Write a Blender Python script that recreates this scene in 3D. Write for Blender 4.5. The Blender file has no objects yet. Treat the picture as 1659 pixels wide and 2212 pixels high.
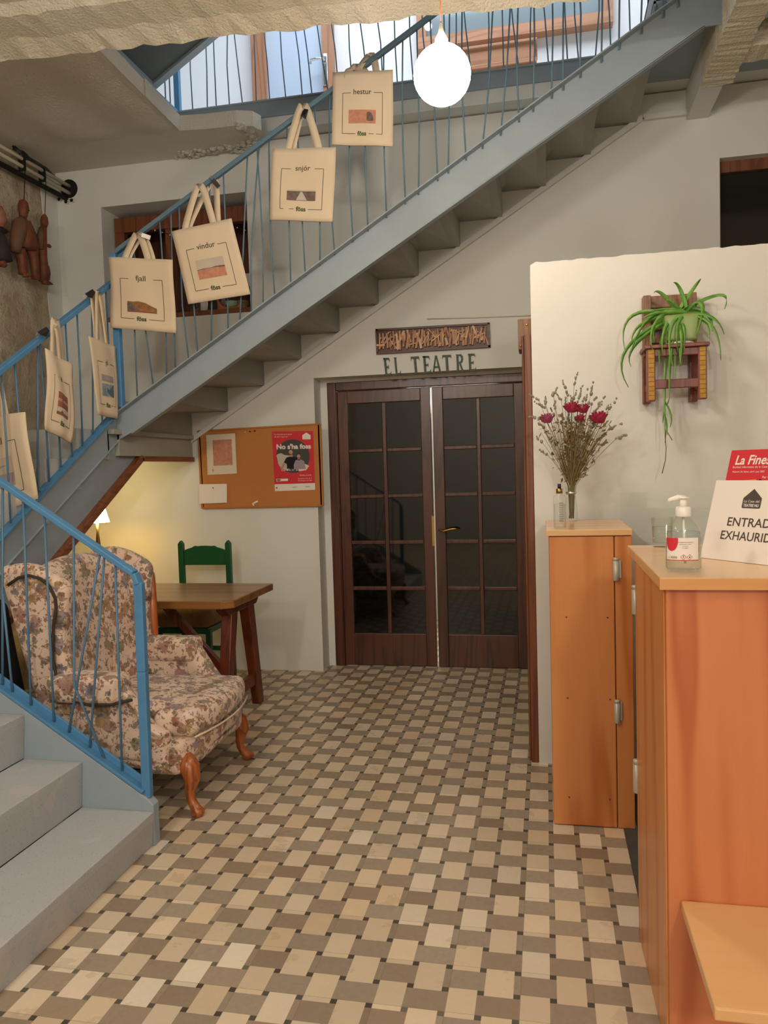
import bpy, math, random
from mathutils import Vector, Matrix
random.seed(7)
V = Vector
pi = math.pi
S = bpy.context.scene
COL = S.collection

# ------------------------------------------------------------------ camera
F_PX, YAW, PITCH, ROLL = 1674.95, .2066, .0557, -.0294
CAM = V((.00375, -2.09968, 1.47645))
def _rot():
    cy, sy = math.cos(YAW), math.sin(YAW); cp, sp = math.cos(PITCH), math.sin(PITCH); cr, sr = math.cos(ROLL), math.sin(ROLL)
    Rz = Matrix(((cy, sy, 0), (-sy, cy, 0), (0, 0, 1))); B = Matrix(((1, 0, 0), (0, 0, -1), (0, 1, 0)))
    Rx = Matrix(((1, 0, 0), (0, cp, -sp), (0, sp, cp))); Rr = Matrix(((cr, -sr, 0), (sr, cr, 0), (0, 0, 1)))
    return Rr @ Rx @ B @ Rz
ROT = _rot()
def at(x, y, ax, val):
    """pixel of the photo -> point on the plane ax = val"""
    d = ROT.transposed() @ V(((x-829.5)/F_PX, (y-1106)/F_PX, 1))
    a = 'xyz'.index(ax)
    return CAM + d*((val-CAM[a])/d[a])
cam = bpy.data.cameras.new('camera'); co = bpy.data.objects.new('camera', cam); COL.objects.link(co)
cam.sensor_fit = 'HORIZONTAL'; cam.sensor_width = 36; cam.lens = 36*F_PX/1659; cam.clip_start = .02
co.matrix_world = Matrix.Translation(CAM) @ (ROT.transposed() @ Matrix(((1, 0, 0), (0, -1, 0), (0, 0, -1)))).to_4x4()
S.camera = co
S.view_settings.view_transform = 'Standard'; S.view_settings.look = 'None'; S.view_settings.gamma = 1
S.cycles.transparent_max_bounces = 32; S.view_settings.use_curve_mapping = False; S.view_settings.exposure = 0.0

# ------------------------------------------------------------------ world and room lights
W = bpy.data.worlds.new('world'); S.world = W; W.use_nodes = True
W.node_tree.nodes['Background'].inputs[0].default_value = (.85, .9, 1, 1)
W.node_tree.nodes['Background'].inputs[1].default_value = .05
WARM = (1, .935, .845)
LAMP_POS = at(955, 162, 'y', .8)
def light(name, kind, loc, energy, color, size=.1, rot=(0, 0, 0), sy=None):
    l = bpy.data.lights.new(name, kind); l.energy = energy; l.color = color
    if kind == 'AREA':
        l.size = size
        if sy: l.shape = 'RECTANGLE'; l.size_y = sy
    else: l.shadow_soft_size = size
    o = bpy.data.objects.new(name, l); COL.objects.link(o); o.location = loc; o.rotation_euler = rot
    return o
light('lobby_lamp_light', 'POINT', (1.0, -4.2, 2.9), 150, WARM, .1)          # second globe of the lobby, behind the viewer
light('lobby_lamp_light', 'POINT', (-1.6, -3.6, 2.9), 80, WARM, .1)
light('lobby_lamp_light', 'POINT', (-1.5, -1.5, 2.9), 55, WARM, .1)
light('gallery_ceiling_light', 'AREA', (-.6, 3.3, 6.5), 130, (.90, .95, 1), 3.6, (0, 0, 0), 1.6)
light('theatre_light', 'AREA', (-.8, 4.7, 2.4), 60, (1, .95, .9), .8, (math.radians(-75), 0, 0))

# ------------------------------------------------------------------ materials
def lin(c):
    if isinstance(c, str): c = tuple(int(c[i:i+2], 16)/255 for i in (0, 2, 4))
    return tuple((x/12.92 if x <= .04045 else ((x+.055)/1.055)**2.4) for x in c[:3])+(1,)
MATS = {}
class NT:
    def __init__(s, name):
        s.m = bpy.data.materials.new(name); s.m.use_nodes = True; s.t = s.m.node_tree
        s.b = s.t.nodes['Principled BSDF']
    def n(s, ty, **kw):
        x = s.t.nodes.new(ty)
        for k, v in kw.items():
            if k.startswith('i_'):
                x.inputs[int(k[2:]) if k[2:].isdigit() else k[2:].replace('_', ' ')].default_value = v
            else: setattr(x, k, v)
        return x
    def l(s, a, b): s.t.links.new(a, b)
    def math(s, op, a, b=None, c=None):
        x = s.t.nodes.new('ShaderNodeMath'); x.operation = op
        for i, v in enumerate((a, b, c)):
            if v is None: continue
            if isinstance(v, (int, float)): x.inputs[i].default_value = v
            else: s.l(v, x.inputs[i])
        return x.outputs[0]
    def mix(s, fac, a, b, mode='MIX'):
        x = s.t.nodes.new('ShaderNodeMix'); x.data_type = 'RGBA'; x.blend_type = mode
        for i, v in ((0, fac), (6, a), (7, b)):
            if isinstance(v, (int, float)): x.inputs[i].default_value = v
            elif isinstance(v, tuple): x.inputs[i].default_value = v
            else: s.l(v, x.inputs[i])
        return x.outputs[2]
    def ramp(s, fac, stops, interp='LINEAR'):
        x = s.t.nodes.new('ShaderNodeValToRGB'); x.color_ramp.interpolation = interp
        e = x.color_ramp.elements
        while len(e) < len(stops): e.new(.5)
        for i, (p, c) in enumerate(stops):
            e[i].position = p; e[i].color = c if isinstance(c, tuple) and len(c) == 4 else lin(c)
        s.l(fac, x.inputs[0]); return x.outputs[0]
    def coord(s, scale=(1, 1, 1), kind='Object'):
        c = s.t.nodes.new('ShaderNodeTexCoord'); m = s.t.nodes.new('ShaderNodeMapping')
        m.inputs['Scale'].default_value = scale; s.l(c.outputs[kind], m.inputs[0]); return m.outputs[0]
    def noise(s, vec, scale, detail=4, rough=.55, dist=0):
        x = s.n('ShaderNodeTexNoise'); s.l(vec, x.inputs['Vector'])
        x.inputs['Scale'].default_value = scale; x.inputs['Detail'].default_value = detail
        x.inputs['Roughness'].default_value = rough; x.inputs['Distortion'].default_value = dist
        return x.outputs['Fac']
    def bump(s, h, strength, dist=.01):
        x = s.n('ShaderNodeBump'); x.inputs['Strength'].default_value = strength; x.inputs['Distance'].default_value = dist
        s.l(h, x.inputs['Height']); s.l(x.outputs[0], s.b.inputs['Normal'])
def mat(name, c, rough=.6, c2=None, nscale=8, nfac=1., bump=0, bscale=60, bdist=.004, metal=0, spec=.5, coat=0, trans=0, alpha=1, ior=1.45, emit=None, estr=0, stretch=(1, 1, 1)):
    if name in MATS: return MATS[name]
    t = NT(name); b = t.b
    b.inputs['Base Color'].default_value = lin(c); b.inputs['Roughness'].default_value = rough
    b.inputs['Metallic'].default_value = metal; b.inputs['Specular IOR Level'].default_value = spec
    b.inputs['Coat Weight'].default_value = coat; b.inputs['Transmission Weight'].default_value = trans
    b.inputs['IOR'].default_value = ior; b.inputs['Alpha'].default_value = alpha
    if emit: b.inputs['Emission Color'].default_value = lin(emit); b.inputs['Emission Strength'].default_value = estr
    v = t.coord(stretch)
    if c2:
        f = t.ramp(t.noise(v, nscale, 6, .6), [(.35, (0, 0, 0, 1)), (.65, (nfac, nfac, nfac, 1))])
        t.l(t.mix(f, lin(c), lin(c2)), b.inputs['Base Color'])
    if bump: t.bump(t.noise(v, bscale, 5, .6), bump, bdist)
    MATS[name] = t.m
    return t.m
def wood(name, c1, c2, axis='Z', scale=9, rough=.4, coat=.1, ring=1.0):
    if name in MATS: return MATS[name]
    t = NT(name)
    st = {'X': (.07, 1, 1), 'Y': (1, .07, 1), 'Z': (1, 1, .07)}[axis]
    v = t.coord(st)
    n = t.noise(v, scale, 3, .5, .6)
    r = t.math('SINE', t.math('MULTIPLY', n, 46*ring))
    r = t.math('MULTIPLY_ADD', r, .5, .5)
    fine = t.noise(v, scale*14, 4, .7)
    f = t.math('ADD', t.math('MULTIPLY', t.math('POWER', r, 4), .75), t.math('MULTIPLY', fine, .4))
    t.l(t.mix(f, lin(c1), lin(c2)), t.b.inputs['Base Color'])
    t.b.inputs['Roughness'].default_value = rough; t.b.inputs['Coat Weight'].default_value = coat; t.b.inputs['Coat Roughness'].default_value = .25
    t.bump(fine, .08, .002)
    MATS[name] = t.m; return t.m

def floor_mat():
    t = NT('basketweave_tile')
    v = t.coord((10, 10, 10)); sep = t.n('ShaderNodeSeparateXYZ'); t.l(v, sep.inputs[0])
    X, Y = sep.outputs[0], sep.outputs[1]
    s = .19
    X0 = t.math('SUBTRACT', X, .5); Y0 = t.math('SUBTRACT', Y, .5)
    fx = t.math('ABSOLUTE', t.math('SUBTRACT', X, t.math('ROUND', X)))      # distance to the nearest dot line
    fy = t.math('ABSOLUTE', t.math('SUBTRACT', Y, t.math('ROUND', Y)))
    ix = t.math('FLOOR', X); iy = t.math('FLOOR', Y)
    nx = t.math('LESS_THAN', fx, s/2); ny = t.math('LESS_THAN', fy, s/2)
    dot = t.math('MULTIPLY', nx, ny)
    par = t.math('FLOORED_MODULO', t.math('ADD', ix, iy), 2)                   # 0: pale piece runs along Y here
    # inside strips next to a line the piece that crosses it wins
    rx, ry = t.math('ROUND', X), t.math('ROUND', Y)
    parx = par
    # strip along x=const (nx): always belongs to the dark piece; along y=const (ny): pale piece
    pale_cell = t.math('SUBTRACT', 1, par)
    pale = t.math('MAXIMUM', t.math('MULTIPLY', pale_cell, t.math('SUBTRACT', 1, nx)), t.math('MULTIPLY', ny, t.math('SUBTRACT', 1, nx)))
    # random number for each piece
    cx = t.math('ADD', ix, t.math('MULTIPLY', nx, 0)); 
    cmb = t.n('ShaderNodeCombineXYZ')
    # piece centre: dark piece of the cell whose parity is 1; pale of parity 0
    # when the pixel sits in the strip of a neighbour, move one cell over
    sx = t.math('SIGN', t.math('SUBTRACT', X, rx)); sy_ = t.math('SIGN', t.math('SUBTRACT', Y, ry))
    mvx = t.math('MULTIPLY', t.math('MULTIPLY', nx, pale_cell), sx)       # in a pale cell's x strip -> dark neighbour
    mvy = t.math('MULTIPLY', t.math('MULTIPLY', t.math('MULTIPLY', ny, par), t.math('SUBTRACT', 1, nx)), sy_)
    t.l(t.math('SUBTRACT', ix, mvx), cmb.inputs[0]); t.l(t.math('SUBTRACT', iy, mvy), cmb.inputs[1])
    wn = t.n('ShaderNodeTexWhiteNoise', noise_dimensions='3D'); t.l(cmb.outputs[0], wn.inputs[0])
    # twenty centimetre tile the piece is printed on
    tx = t.math('FLOOR', t.math('MULTIPLY', t.math('SUBTRACT', X, 1.1), .5)); ty = t.math('FLOOR', t.math('MULTIPLY', t.math('SUBTRACT', Y, 1.1), .5))
    cm2 = t.n('ShaderNodeCombineXYZ'); t.l(tx, cm2.inputs[0]); t.l(ty, cm2.inputs[1])
    wt = t.n('ShaderNodeTexWhiteNoise', noise_dimensions='3D'); t.l(cm2.outputs[0], wt.inputs[0])
    n1 = t.noise(v, .8, 5, .6); n2 = t.noise(v, 5, 5, .7)
    pc = t.ramp(wn.outputs['Value'], [(0, 'd9c6ab'), (.3, 'deccb2'), (.55, 'd7bf9f'), (.8, 'e4d9c6'), (1, 'd1ba9a')])
    dc = t.ramp(wn.outputs['Value'], [(0, 'a2907c'), (.3, 'a89a88'), (.5, '988470'), (.75, 'aca290'), (1, 'a09082')])
    pale_c = t.mix(t.math('MULTIPLY', n2, .35), pc, lin('bfa384')); dark_c = t.mix(t.math('MULTIPLY', n2, .6), dc, lin('836c54'))
    c = t.mix(pale, dark_c, pale_c)
    c = t.mix(dot, c, t.ramp(wt.outputs['Value'], [(0, '4c443a'), (.7, '5a5548'), (1, '75705f')]))
    tv = t.math('MULTIPLY_ADD', wt.outputs['Value'], .22, .84)
    cmv = t.n('ShaderNodeCombineXYZ'); [t.l(tv, cmv.inputs[i]) for i in range(3)]
    c = t.mix(1., c, cmv.outputs[0], 'MULTIPLY')
    c = t.mix(t.math('MULTIPLY', t.math('GREATER_THAN', n1, .62), .18), c, lin('86704f'))
    # tile joints
    def seam(Z):
        a = t.math('MULTIPLY', t.math('SUBTRACT', Z, 1.1), .5)
        return t.math('LESS_THAN', t.math('ABSOLUTE', t.math('SUBTRACT', a, t.math('ROUND', a))), .0045)
    sm = t.math('MAXIMUM', seam(X), seam(Y))
    c = t.mix(t.math('MULTIPLY', sm, .5), c, lin('6d5c48'))
    t.l(c, t.b.inputs['Base Color'])
    t.l(t.math('MULTIPLY_ADD', n2, .3, .22), t.b.inputs['Roughness'])
    t.bump(t.math('SUBTRACT', t.math('MULTIPLY', n2, .2), sm), .15, .002)
    return t.m

def floral_mat():
    t = NT('floral_upholstery'); v = t.coord()
    w = t.noise(v, 7, 3, .5)
    wv = t.n('ShaderNodeVectorMath', operation='MULTIPLY_ADD'); t.l(v, wv.inputs[0]); wv.inputs[1].default_value = (1, 1, 1)
    nn = t.n('ShaderNodeTexNoise'); t.l(v, nn.inputs['Vector']); nn.inputs['Scale'].default_value = 26; nn.inputs['Detail'].default_value = 3
    sc = t.n('ShaderNodeVectorMath', operation='SCALE'); t.l(nn.outputs['Color'], sc.inputs[0]); sc.inputs['Scale'].default_value = .055
    t.l(sc.outputs[0], wv.inputs[2]); vv = wv.outputs[0]
    base = t.mix(t.math('MULTIPLY', w, .6), lin('dcc4b0'), lin('d0ac98'))
    c = base
    for k, (scale, th, cols) in enumerate(((13, .46, ['8f6a5e', '7d7482', '9c7b4a', '6f6a4e', '9a6c62']), (24, .42, ['7c5a3c', '66604c', 'a0644e', '5d5a66', '8c6d38']), (46, .36, ['6b4c34', '55503c', '7a4a3c', '5d5460', '6d5528']))):
        vo = t.n('ShaderNodeTexVoronoi', feature='F1'); t.l(vv, vo.inputs['Vector']); vo.inputs['Scale'].default_value = scale
        sp = t.n('ShaderNodeSeparateXYZ'); t.l(vo.outputs['Color'], sp.inputs[0])
        col = t.ramp(sp.outputs[0], [(i/5, cc) for i, cc in enumerate(cols)], 'CONSTANT')
        nz = t.noise(v, scale*4.5, 3, .6)
        d = t.math('ADD', vo.outputs['Distance'], t.math('MULTIPLY', t.math('SUBTRACT', nz, .5), .9))
        m = t.math('MULTIPLY', t.math('LESS_THAN', d, th), t.math('GREATER_THAN', sp.outputs[1], .34))
        c = t.mix(t.math('MULTIPLY', m, .8), c, col)
    # curling stems
    st = t.noise(vv, 11, 2, .4); r = t.math('ABSOLUTE', t.math('SUBTRACT', st, .5))
    c = t.mix(t.math('MULTIPLY', t.math('LESS_THAN', r, .010), .55), c, lin('7b5c3a'))
    t.l(c, t.b.inputs['Base Color']); t.b.inputs['Roughness'].default_value = .85; t.b.inputs['Sheen Weight'].default_value = .2
    t.bump(t.noise(v, 300, 2, .5), .15, .001)
    return t.m

def plaster_mat(name, c1, c2, scale, strength, dist):
    t = NT(name); v = t.coord()
    n1 = t.noise(v, scale, 6, .62); n2 = t.noise(v, 1.3, 3, .5); n3 = t.noise(v, scale*.25, 3, .5)
    t.l(t.mix(t.ramp(n2, [(.3, (0, 0, 0, 1)), (.7, (1, 1, 1, 1))]), lin(c1), lin(c2)), t.b.inputs['Base Color'])
    t.b.inputs['Roughness'].default_value = .92; t.b.inputs['Specular IOR Level'].default_value = .2
    t.bump(t.math('ADD', n1, t.math('MULTIPLY', n3, .2)), strength, dist)
    return t.m
def rough_wall_mat():
    t = NT('rough_stone_render'); v = t.coord()
    n1 = t.noise(v, 5, 8, .7); n2 = t.noise(v, 1.6, 4, .6, .3); n3 = t.noise(v, 22, 5, .7)
    c = t.ramp(n2, [(.3, 'bfae94'), (.45, 'ad927c'), (.55, 'cbbda2'), (.68, 'a08c70'), (.8, 'c8bba4')])
    c = t.mix(t.math('MULTIPLY', t.math('GREATER_THAN', n1, .58), .4), c, lin('7d7058'))
    c = t.mix(t.math('MULTIPLY', n3, .5), c, lin('d2c4aa'))
    t.l(c, t.b.inputs['Base Color']); t.b.inputs['Roughness'].default_value = .95
    t.bump(t.math('ADD', t.math('MULTIPLY', n1, 2), n3), .9, .03)
    return t.m
def cork_mat():
    t = NT('cork'); v = t.coord(); n = t.noise(v, 220, 3, .7); n2 = t.noise(v, 2, 2, .5)
    c = t.mix(n, lin('c98a4e'), lin('a8652f')); c = t.mix(t.math('MULTIPLY', n2, .3), c, lin('b8763c'))
    t.l(c, t.b.inputs['Base Color']); t.b.inputs['Roughness'].default_value = .9; t.bump(n, .3, .002); return t.m
def step_mat():
    t = NT('speckled_step'); v = t.coord(); n = t.noise(v, 120, 3, .8); n2 = t.noise(v, 3, 3, .6)
    vo = t.n('ShaderNodeTexVoronoi'); t.l(v, vo.inputs['Vector']); vo.inputs['Scale'].default_value = 70
    c = t.mix(n, lin('b4b6b8'), lin('a2a5a8'))
    c = t.mix(t.math('MULTIPLY', t.math('LESS_THAN', vo.outputs['Distance'], .18), .35), c, lin('6f6b66'))
    c = t.mix(t.math('MULTIPLY', t.math('GREATER_THAN', n2, .58), .3), c, lin('c4b9b2'))
    t.l(c, t.b.inputs['Base Color']); t.b.inputs['Roughness'].default_value = .5; t.bump(n, .25, .002); return t.m

def thin_glass(name, tint, refl=.9):
    m = bpy.data.materials.new(name); m.use_nodes = True; nt_ = m.node_tree; nt_.nodes.clear()
    o_ = nt_.nodes.new('ShaderNodeOutputMaterial'); mx = nt_.nodes.new('ShaderNodeMixShader'); tr_ = nt_.nodes.new('ShaderNodeBsdfTransparent'); gl = nt_.nodes.new('ShaderNodeBsdfGlossy'); fr_ = nt_.nodes.new('ShaderNodeLayerWeight'); pw = nt_.nodes.new('ShaderNodeMath'); pw.operation = 'POWER'; pw.inputs[1].default_value = 3.5; ad = nt_.nodes.new('ShaderNodeMath'); ad.operation = 'MULTIPLY_ADD'; ad.inputs[1].default_value = .55; ad.inputs[2].default_value = .03
    tr_.inputs[0].default_value = lin(tint); gl.inputs['Roughness'].default_value = .03; gl.inputs[0].default_value = (refl, refl, refl, 1); fr_.inputs[0].default_value = .5; nt_.links.new(fr_.outputs['Facing'], pw.inputs[0]); nt_.links.new(pw.outputs[0], ad.inputs[0])
    nt_.links.new(ad.outputs[0], mx.inputs[0]); nt_.links.new(tr_.outputs[0], mx.inputs[1]); nt_.links.new(gl.outputs[0], mx.inputs[2]); nt_.links.new(mx.outputs[0], o_.inputs[0])
    return m
M = dict(
    floor=floor_mat(), floral=floral_mat(), cork=cork_mat(), step=step_mat(), rough=rough_wall_mat(),
    wall=plaster_mat('white_painted_plaster', 'dcdcd7', 'd4d3cd', 18, .25, .006),
    stucco=plaster_mat('sprayed_ceiling_plaster', 'dfd7c6', 'd2c7ae', 70, .9, .018),
    stucco_w=plaster_mat('chipped_white_plaster', 'f0ede4', 'e6dfcf', 60, 1.0, .03),
    part=mat('partition_paint', 'd9d6d0', .8, 'd2cfc8', 3, .6, .12, 90, .002),
    upper=mat('gallery_paint', 'dfe3e8', .8),
    blue=mat('blue_metal_paint', '4f86b2', .45, '4a7dA6', 14, .7, .1, 60, .001),
    greyblue=mat('grey_metal_paint', '94a0a8', .45, '8e9aa3', 6, .7, .05, 30, .001),
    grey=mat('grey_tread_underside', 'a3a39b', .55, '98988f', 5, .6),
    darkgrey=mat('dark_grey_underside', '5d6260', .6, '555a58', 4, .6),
    baluster=mat('baluster_paint', '557a98', .5), railgrey=mat('slate_blue_rail_paint', '5c7686', .5),
    dooR=wood('dark_door_wood', '5c3222', '3f2118', 'Z', 5, .35, .2),
    pane=mat('dark_pane', '0b0c0a', .04, spec=.7),
    brown=wood('brown_trim_wood', '7d4626', '5c2f18', 'Z', 6, .45, .1),
    brownx=wood('brown_trim_wood_level', '8a5030', '693819', 'Y', 6, .45, .1),
    orange=wood('orange_varnished_pine', 'd48c50', 'b9682f', 'Z', 3.2, .35, .25, .7),
    orange2=wood('reddish_varnished_pine', 'cf8052', 'ad5a30', 'Z', 2.4, .38, .25, 1.0),
    top=wood('light_varnished_top', 'dcb07c', 'd09a62', 'X', 3, .25, .35, .4),
    topedge=wood('varnished_top_edge', 'd0955c', 'bd7a42', 'X', 4, .35, .2, .4),
    ledge=wood('pale_pine_ledge', 'dfb07a', 'd0945a', 'X', 3, .4, .15, .5),
    table=wood('walnut_table', '9a6a3a', '74491f', 'X', 4, .3, .25, .6),
    tleg=wood('dark_red_table_leg', '74351c', '4e2214', 'Z', 6, .4, .2),
    chairleg=wood('orange_cabriole_wood', 'b0622c', '7c3c16', 'Z', 8, .35, .3),
    hoop=wood('orange_bent_wood', 'b4602c', '96481c', 'Z', 6, .35, .3),
    green=mat('dark_green_paint', '14512a', .4, '114624', 8, .8, .1, 60, .001),
    cushion=mat('striped_seat_cushion', 'a88c5e', .9, '86683e', 6, 1),
    canvas=mat('natural_canvas', 'd9c6ac', .9, 'd2bd9f', 4, .6, .25, 400, .0006),
    ink=mat('grey_print_ink', '4e4838', .8), greenink=mat('green_print_ink', '4c5a34', .8),
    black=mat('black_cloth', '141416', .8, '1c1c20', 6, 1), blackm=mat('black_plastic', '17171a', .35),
    steel=mat('steel_clip', '9a9a9a', .25, metal=1), chrome=mat('chrome', 'd8d8d8', .12, metal=1),
    brass=mat('brass', 'b08d50', .3, metal=1), hinge=mat('grey_hinge_barrel', 'b6b2a6', .4, metal=.3),
    white=mat('white_card', 'e6ddd4', .7), paper=mat('old_paper', 'd9cdb8', .8), red=mat('red_print', 'cc2a34', .6),
    whitep=mat('white_plastic', 'e8e2da', .35), ink2=mat('dark_brown_ink', '4a3f3a', .7),
    orangep=mat('orange_print', 'e08a24', .6), photo=mat('grey_photo_print', '8f9099', .6, '5a5550', 30, 1),
    glass=thin_glass('clear_glass', 'fcfefd'), gel=thin_glass('clear_gel', 'fdfefe', .4),
    pgreen=mat('leaf_green', '4f8a2c', .5, '77a848', 20, .8), pot=mat('green_glazed_pot', '8a9c5c', .35, '76904a', 5, .8),
    redwood=wood('red_stained_wood', '7e3a28', '5c261c', 'Z', 9, .45, .15), goldpaint=mat('gold_painted_strip', 'b98a1c', .5, '9a6c12', 40, .8),
    carve=wood('gilt_brown_board', '8a6040', '6b452a', 'Z', 12, .5, .1),
    rose=mat('dried_rose', '9a1c40', .8, 'b83a5c', 60, 1), pinkrose=mat('faded_rose', 'b4607a', .8, '9a3c58', 60, 1),
    lav=mat('dried_lavender', '7d7768', .9, '96907c', 80, 1), stem=mat('dried_stem', '7b6a44', .9), dryleaf=mat('dry_leaf', '9b8258', .9, '6d5a36', 50, 1),
    pipe=mat('pale_conduit', 'cfc6b0', .5), dark=mat('dark_opening', '14130f', .9), darkglass=mat('dark_window_glass', '1b1a17', .08, spec=.6),
    relief=mat('carved_offcuts', 'c99e78', .6, 'b08058', 30, 1), reliefd=wood('relief_back_board', '5c3526', '44241a', 'X', 8, .5, .1),
    letter=mat('dark_green_letter', '40493c', .6, '5a6454', 50, .7),
    puppet=mat('carved_puppet_wood', '7d4528', .6, '5a2e1c', 18, 1), puppet2=mat('puppet_coat', '5e4c3c', .8, '7a4c34', 12, 1), puppetd=mat('dark_purple_cloth', '33262e', .8),
    terracotta=mat('terracotta', 'a0603e', .6), mint=mat('mint_paint', '8fae90', .6),
    mat_=mat('dark_rubber_mat', '4a4946', .7, '3e3d3b', 20, 1, .3, 200, .002),
    gdoor=mat('pale_blue_door', 'b4c4da', .5), postw=wood('gallery_post_wood', 'a8785a', '8d5f44', 'Z', 5, .5, .1), postx=wood('gallery_beam_wood', 'b48462', '9a6a4c', 'X', 5, .5, .1),
    pink=mat('pink_landscape_print', 'b8775e', .8, 'c48d74', 40, 1), skyp=mat('pale_sky_print', 'b8aaa0', .8, 'c2b4a2', 8, 1),
    darkp=mat('dark_landscape_print', '5c4a44', .8, '7a6860', 40, 1), hill=mat('ochre_hill_print', 'a3703c', .8, '7b5430', 30, 1),
    wine=mat('red_brown_landscape_print', '7c4640', .8, '9a6252', 30, 1), bluep=mat('blue_grey_seascape_print', '6f7f88', .8, '9aa6a8', 18, 1),
    lilac=mat('lilac_sea_print', '94878e', .8, 'a89aa0', 14, .8), teal=mat('teal_mountain_print', '4f6468', .8),
)

# ------------------------------------------------------------------ mesh helpers
class MB:
    def __init__(s): s.v = []; s.f = []; s.sm = []
    def add(s, vs, fs, smooth=False):
        o = len(s.v); s.v += [tuple(p) for p in vs]; s.f += [tuple(i+o for i in f) for f in fs]; s.sm += [smooth]*len(fs); return s
    def box(s, x0, x1, y0, y1, z0, z1):
        p = [(x, y, z) for z in (z0, z1) for y in (y0, y1) for x in (x0, x1)]
        return s.add(p, [(0, 2, 3, 1), (4, 5, 7, 6), (0, 1, 5, 4), (2, 6, 7, 3), (0, 4, 6, 2), (1, 3, 7, 5)])
    def hexa(s, p):   # eight points: bottom four, then top four, the same way round
        return s.add(p, [(3, 2, 1, 0), (4, 5, 6, 7), (0, 1, 5, 4), (1, 2, 6, 5), (2, 3, 7, 6), (3, 0, 4, 7)])
    def prism(s, pts, d):   # polygon swept by the vector d
        n = len(pts); d = V(d); a = [V(p) for p in pts]; b = [p+d for p in a]
        return s.add(a+b, [tuple(range(n-1, -1, -1)), tuple(range(n, 2*n))]+[(i, (i+1) % n, n+(i+1) % n, n+i) for i in range(n)])
    def bar(s, p, q, w, h, up=(0, 0, 1)):
        p, q = V(p), V(q); d = (q-p).normalized(); u = V(up); sd = d.cross(u).normalized(); u2 = sd.cross(d).normalized()
        c = [(-1, -1), (1, -1), (1, 1), (-1, 1)]
        return s.hexa([p+sd*a*w/2+u2*b*h/2 for a, b in c]+[q+sd*a*w/2+u2*b*h/2 for a, b in c])
    def tube(s, pts, r, n=8, cap=True):
        pts = [V(p) for p in pts]; R = r if isinstance(r, (list, tuple)) else [r]*len(pts)
        vs = []; prev = None
        for i, p in enumerate(pts):
            d = (pts[min(i+1, len(pts)-1)]-pts[max(i-1, 0)]).normalized()
            if prev is None: a = d.orthogonal().normalized()
            else: a = (prev-d*prev.dot(d)).normalized()
            prev = a; b = d.cross(a)
            vs += [p+(a*math.cos(2*pi*k/n)+b*math.sin(2*pi*k/n))*R[i] for k in range(n)]
        fs = [(i*n+k, i*n+(k+1) % n, (i+1)*n+(k+1) % n, (i+1)*n+k) for i in range(len(pts)-1) for k in range(n)]
        if cap: fs += [tuple(range(n-1, -1, -1)), tuple(range((len(pts)-1)*n, len(pts)*n))]
        return s.add(vs, fs, True)
    def lathe(s, prof, c=(0, 0, 0), n=24, sx=1, sy=1):
        vs = [(c[0]+r*math.cos(2*pi*k/n)*sx, c[1]+r*math.sin(2*pi*k/n)*sy, c[2]+z) for r, z in prof for k in range(n)]
        fs = [(i*n+k, i*n+(k+1) % n, (i+1)*n+(k+1) % n, (i+1)*n+k) for i in range(len(prof)-1) for k in range(n)]
        fs += [tuple(range(n-1, -1, -1)), tuple(range((len(prof)-1)*n, len(prof)*n))]
        return s.add(vs, fs, True)
    def ball(s, c, r, n=12, sx=1, sy=1, sz=1):
        pr = [(max(1e-4, r*math.sin(pi*i/n)), -r*math.cos(pi*i/n)*sz) for i in range(n+1)]
        return s.lathe(pr, c, n*2, sx, sy)
    def rbox(s, x0, x1, y0, y1, z0, z1, r=.03, n=5, fn=None):
        """rounded box, each face a grid; fn bends the points"""
        lo = V((x0, y0, z0)); hi = V((x1, y1, z1)); r = min(r, (x1-x0)/2, (y1-y0)/2, (z1-z0)/2)
        L = hi-lo
        def ticks(k):
            m = max(2, n)
            a = [r*i/m for i in range(m)]+[r+(L[k]-2*r)*i/(2*m) for i in range(2*m+1)]+[L[k]-r+r*i/m for i in range(1, m+1)]
            return [lo[k]+x for x in a]
        T = [ticks(0), ticks(1), ticks(2)]
        vs = {}; lst = []; fs = []
        def vid(p):
            key = tuple(round(c, 6) for c in p)
            if key not in vs:
                q = V([min(max(p[k], lo[k]+r), hi[k]-r) for k in range(3)]); d = V(p)-q
                # blend cube corner to sphere
                if d.length > 1e-9:
                    m = max(abs(c) for c in d); d = d.normalized()*m
                P = q+d
                vs[key] = len(lst); lst.append(fn(P) if fn else P)
            return vs[key]
        for k in range(3):
            a, b = (k+1) % 3, (k+2) % 3
            for side in (0, 1):
                for i in range(len(T[a])-1):
                    for j in range(len(T[b])-1):
                        q = []
                        for (ii, jj) in ((i, j), (i+1, j), (i+1, j+1), (i, j+1)):
                            p = [0, 0, 0]; p[k] = (hi if side else lo)[k]; p[a] = T[a][ii]; p[b] = T[b][jj]; q.append(vid(p))
                        if side == 0: q.reverse()
                        if len(set(q)) == 4: fs.append(tuple(q))
        return s.add(lst, fs, True)
    def ribbon(s, pts, side, w, th=.002, widths=None):
        pts = [V(p) for p in pts]; n = len(pts); vs = []
        for i, p in enumerate(pts):
            d = (pts[min(i+1, n-1)]-pts[max(i-1, 0)]).normalized(); sd = V(side[i] if isinstance(side, list) else side)
            sd = (sd-d*sd.dot(d)).normalized(); nn = d.cross(sd); ww = (widths[i] if widths else w)/2
            vs += [p-sd*ww-nn*th/2, p+sd*ww-nn*th/2, p+sd*ww+nn*th/2, p-sd*ww+nn*th/2]
        fs = [(i*4+k, i*4+(k+1) % 4, i*4+4+(k+1) % 4, i*4+4+k) for i in range(n-1) for k in range(4)]+[(3, 2, 1, 0), (n*4-4, n*4-3, n*4-2, n*4-1)]
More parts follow.
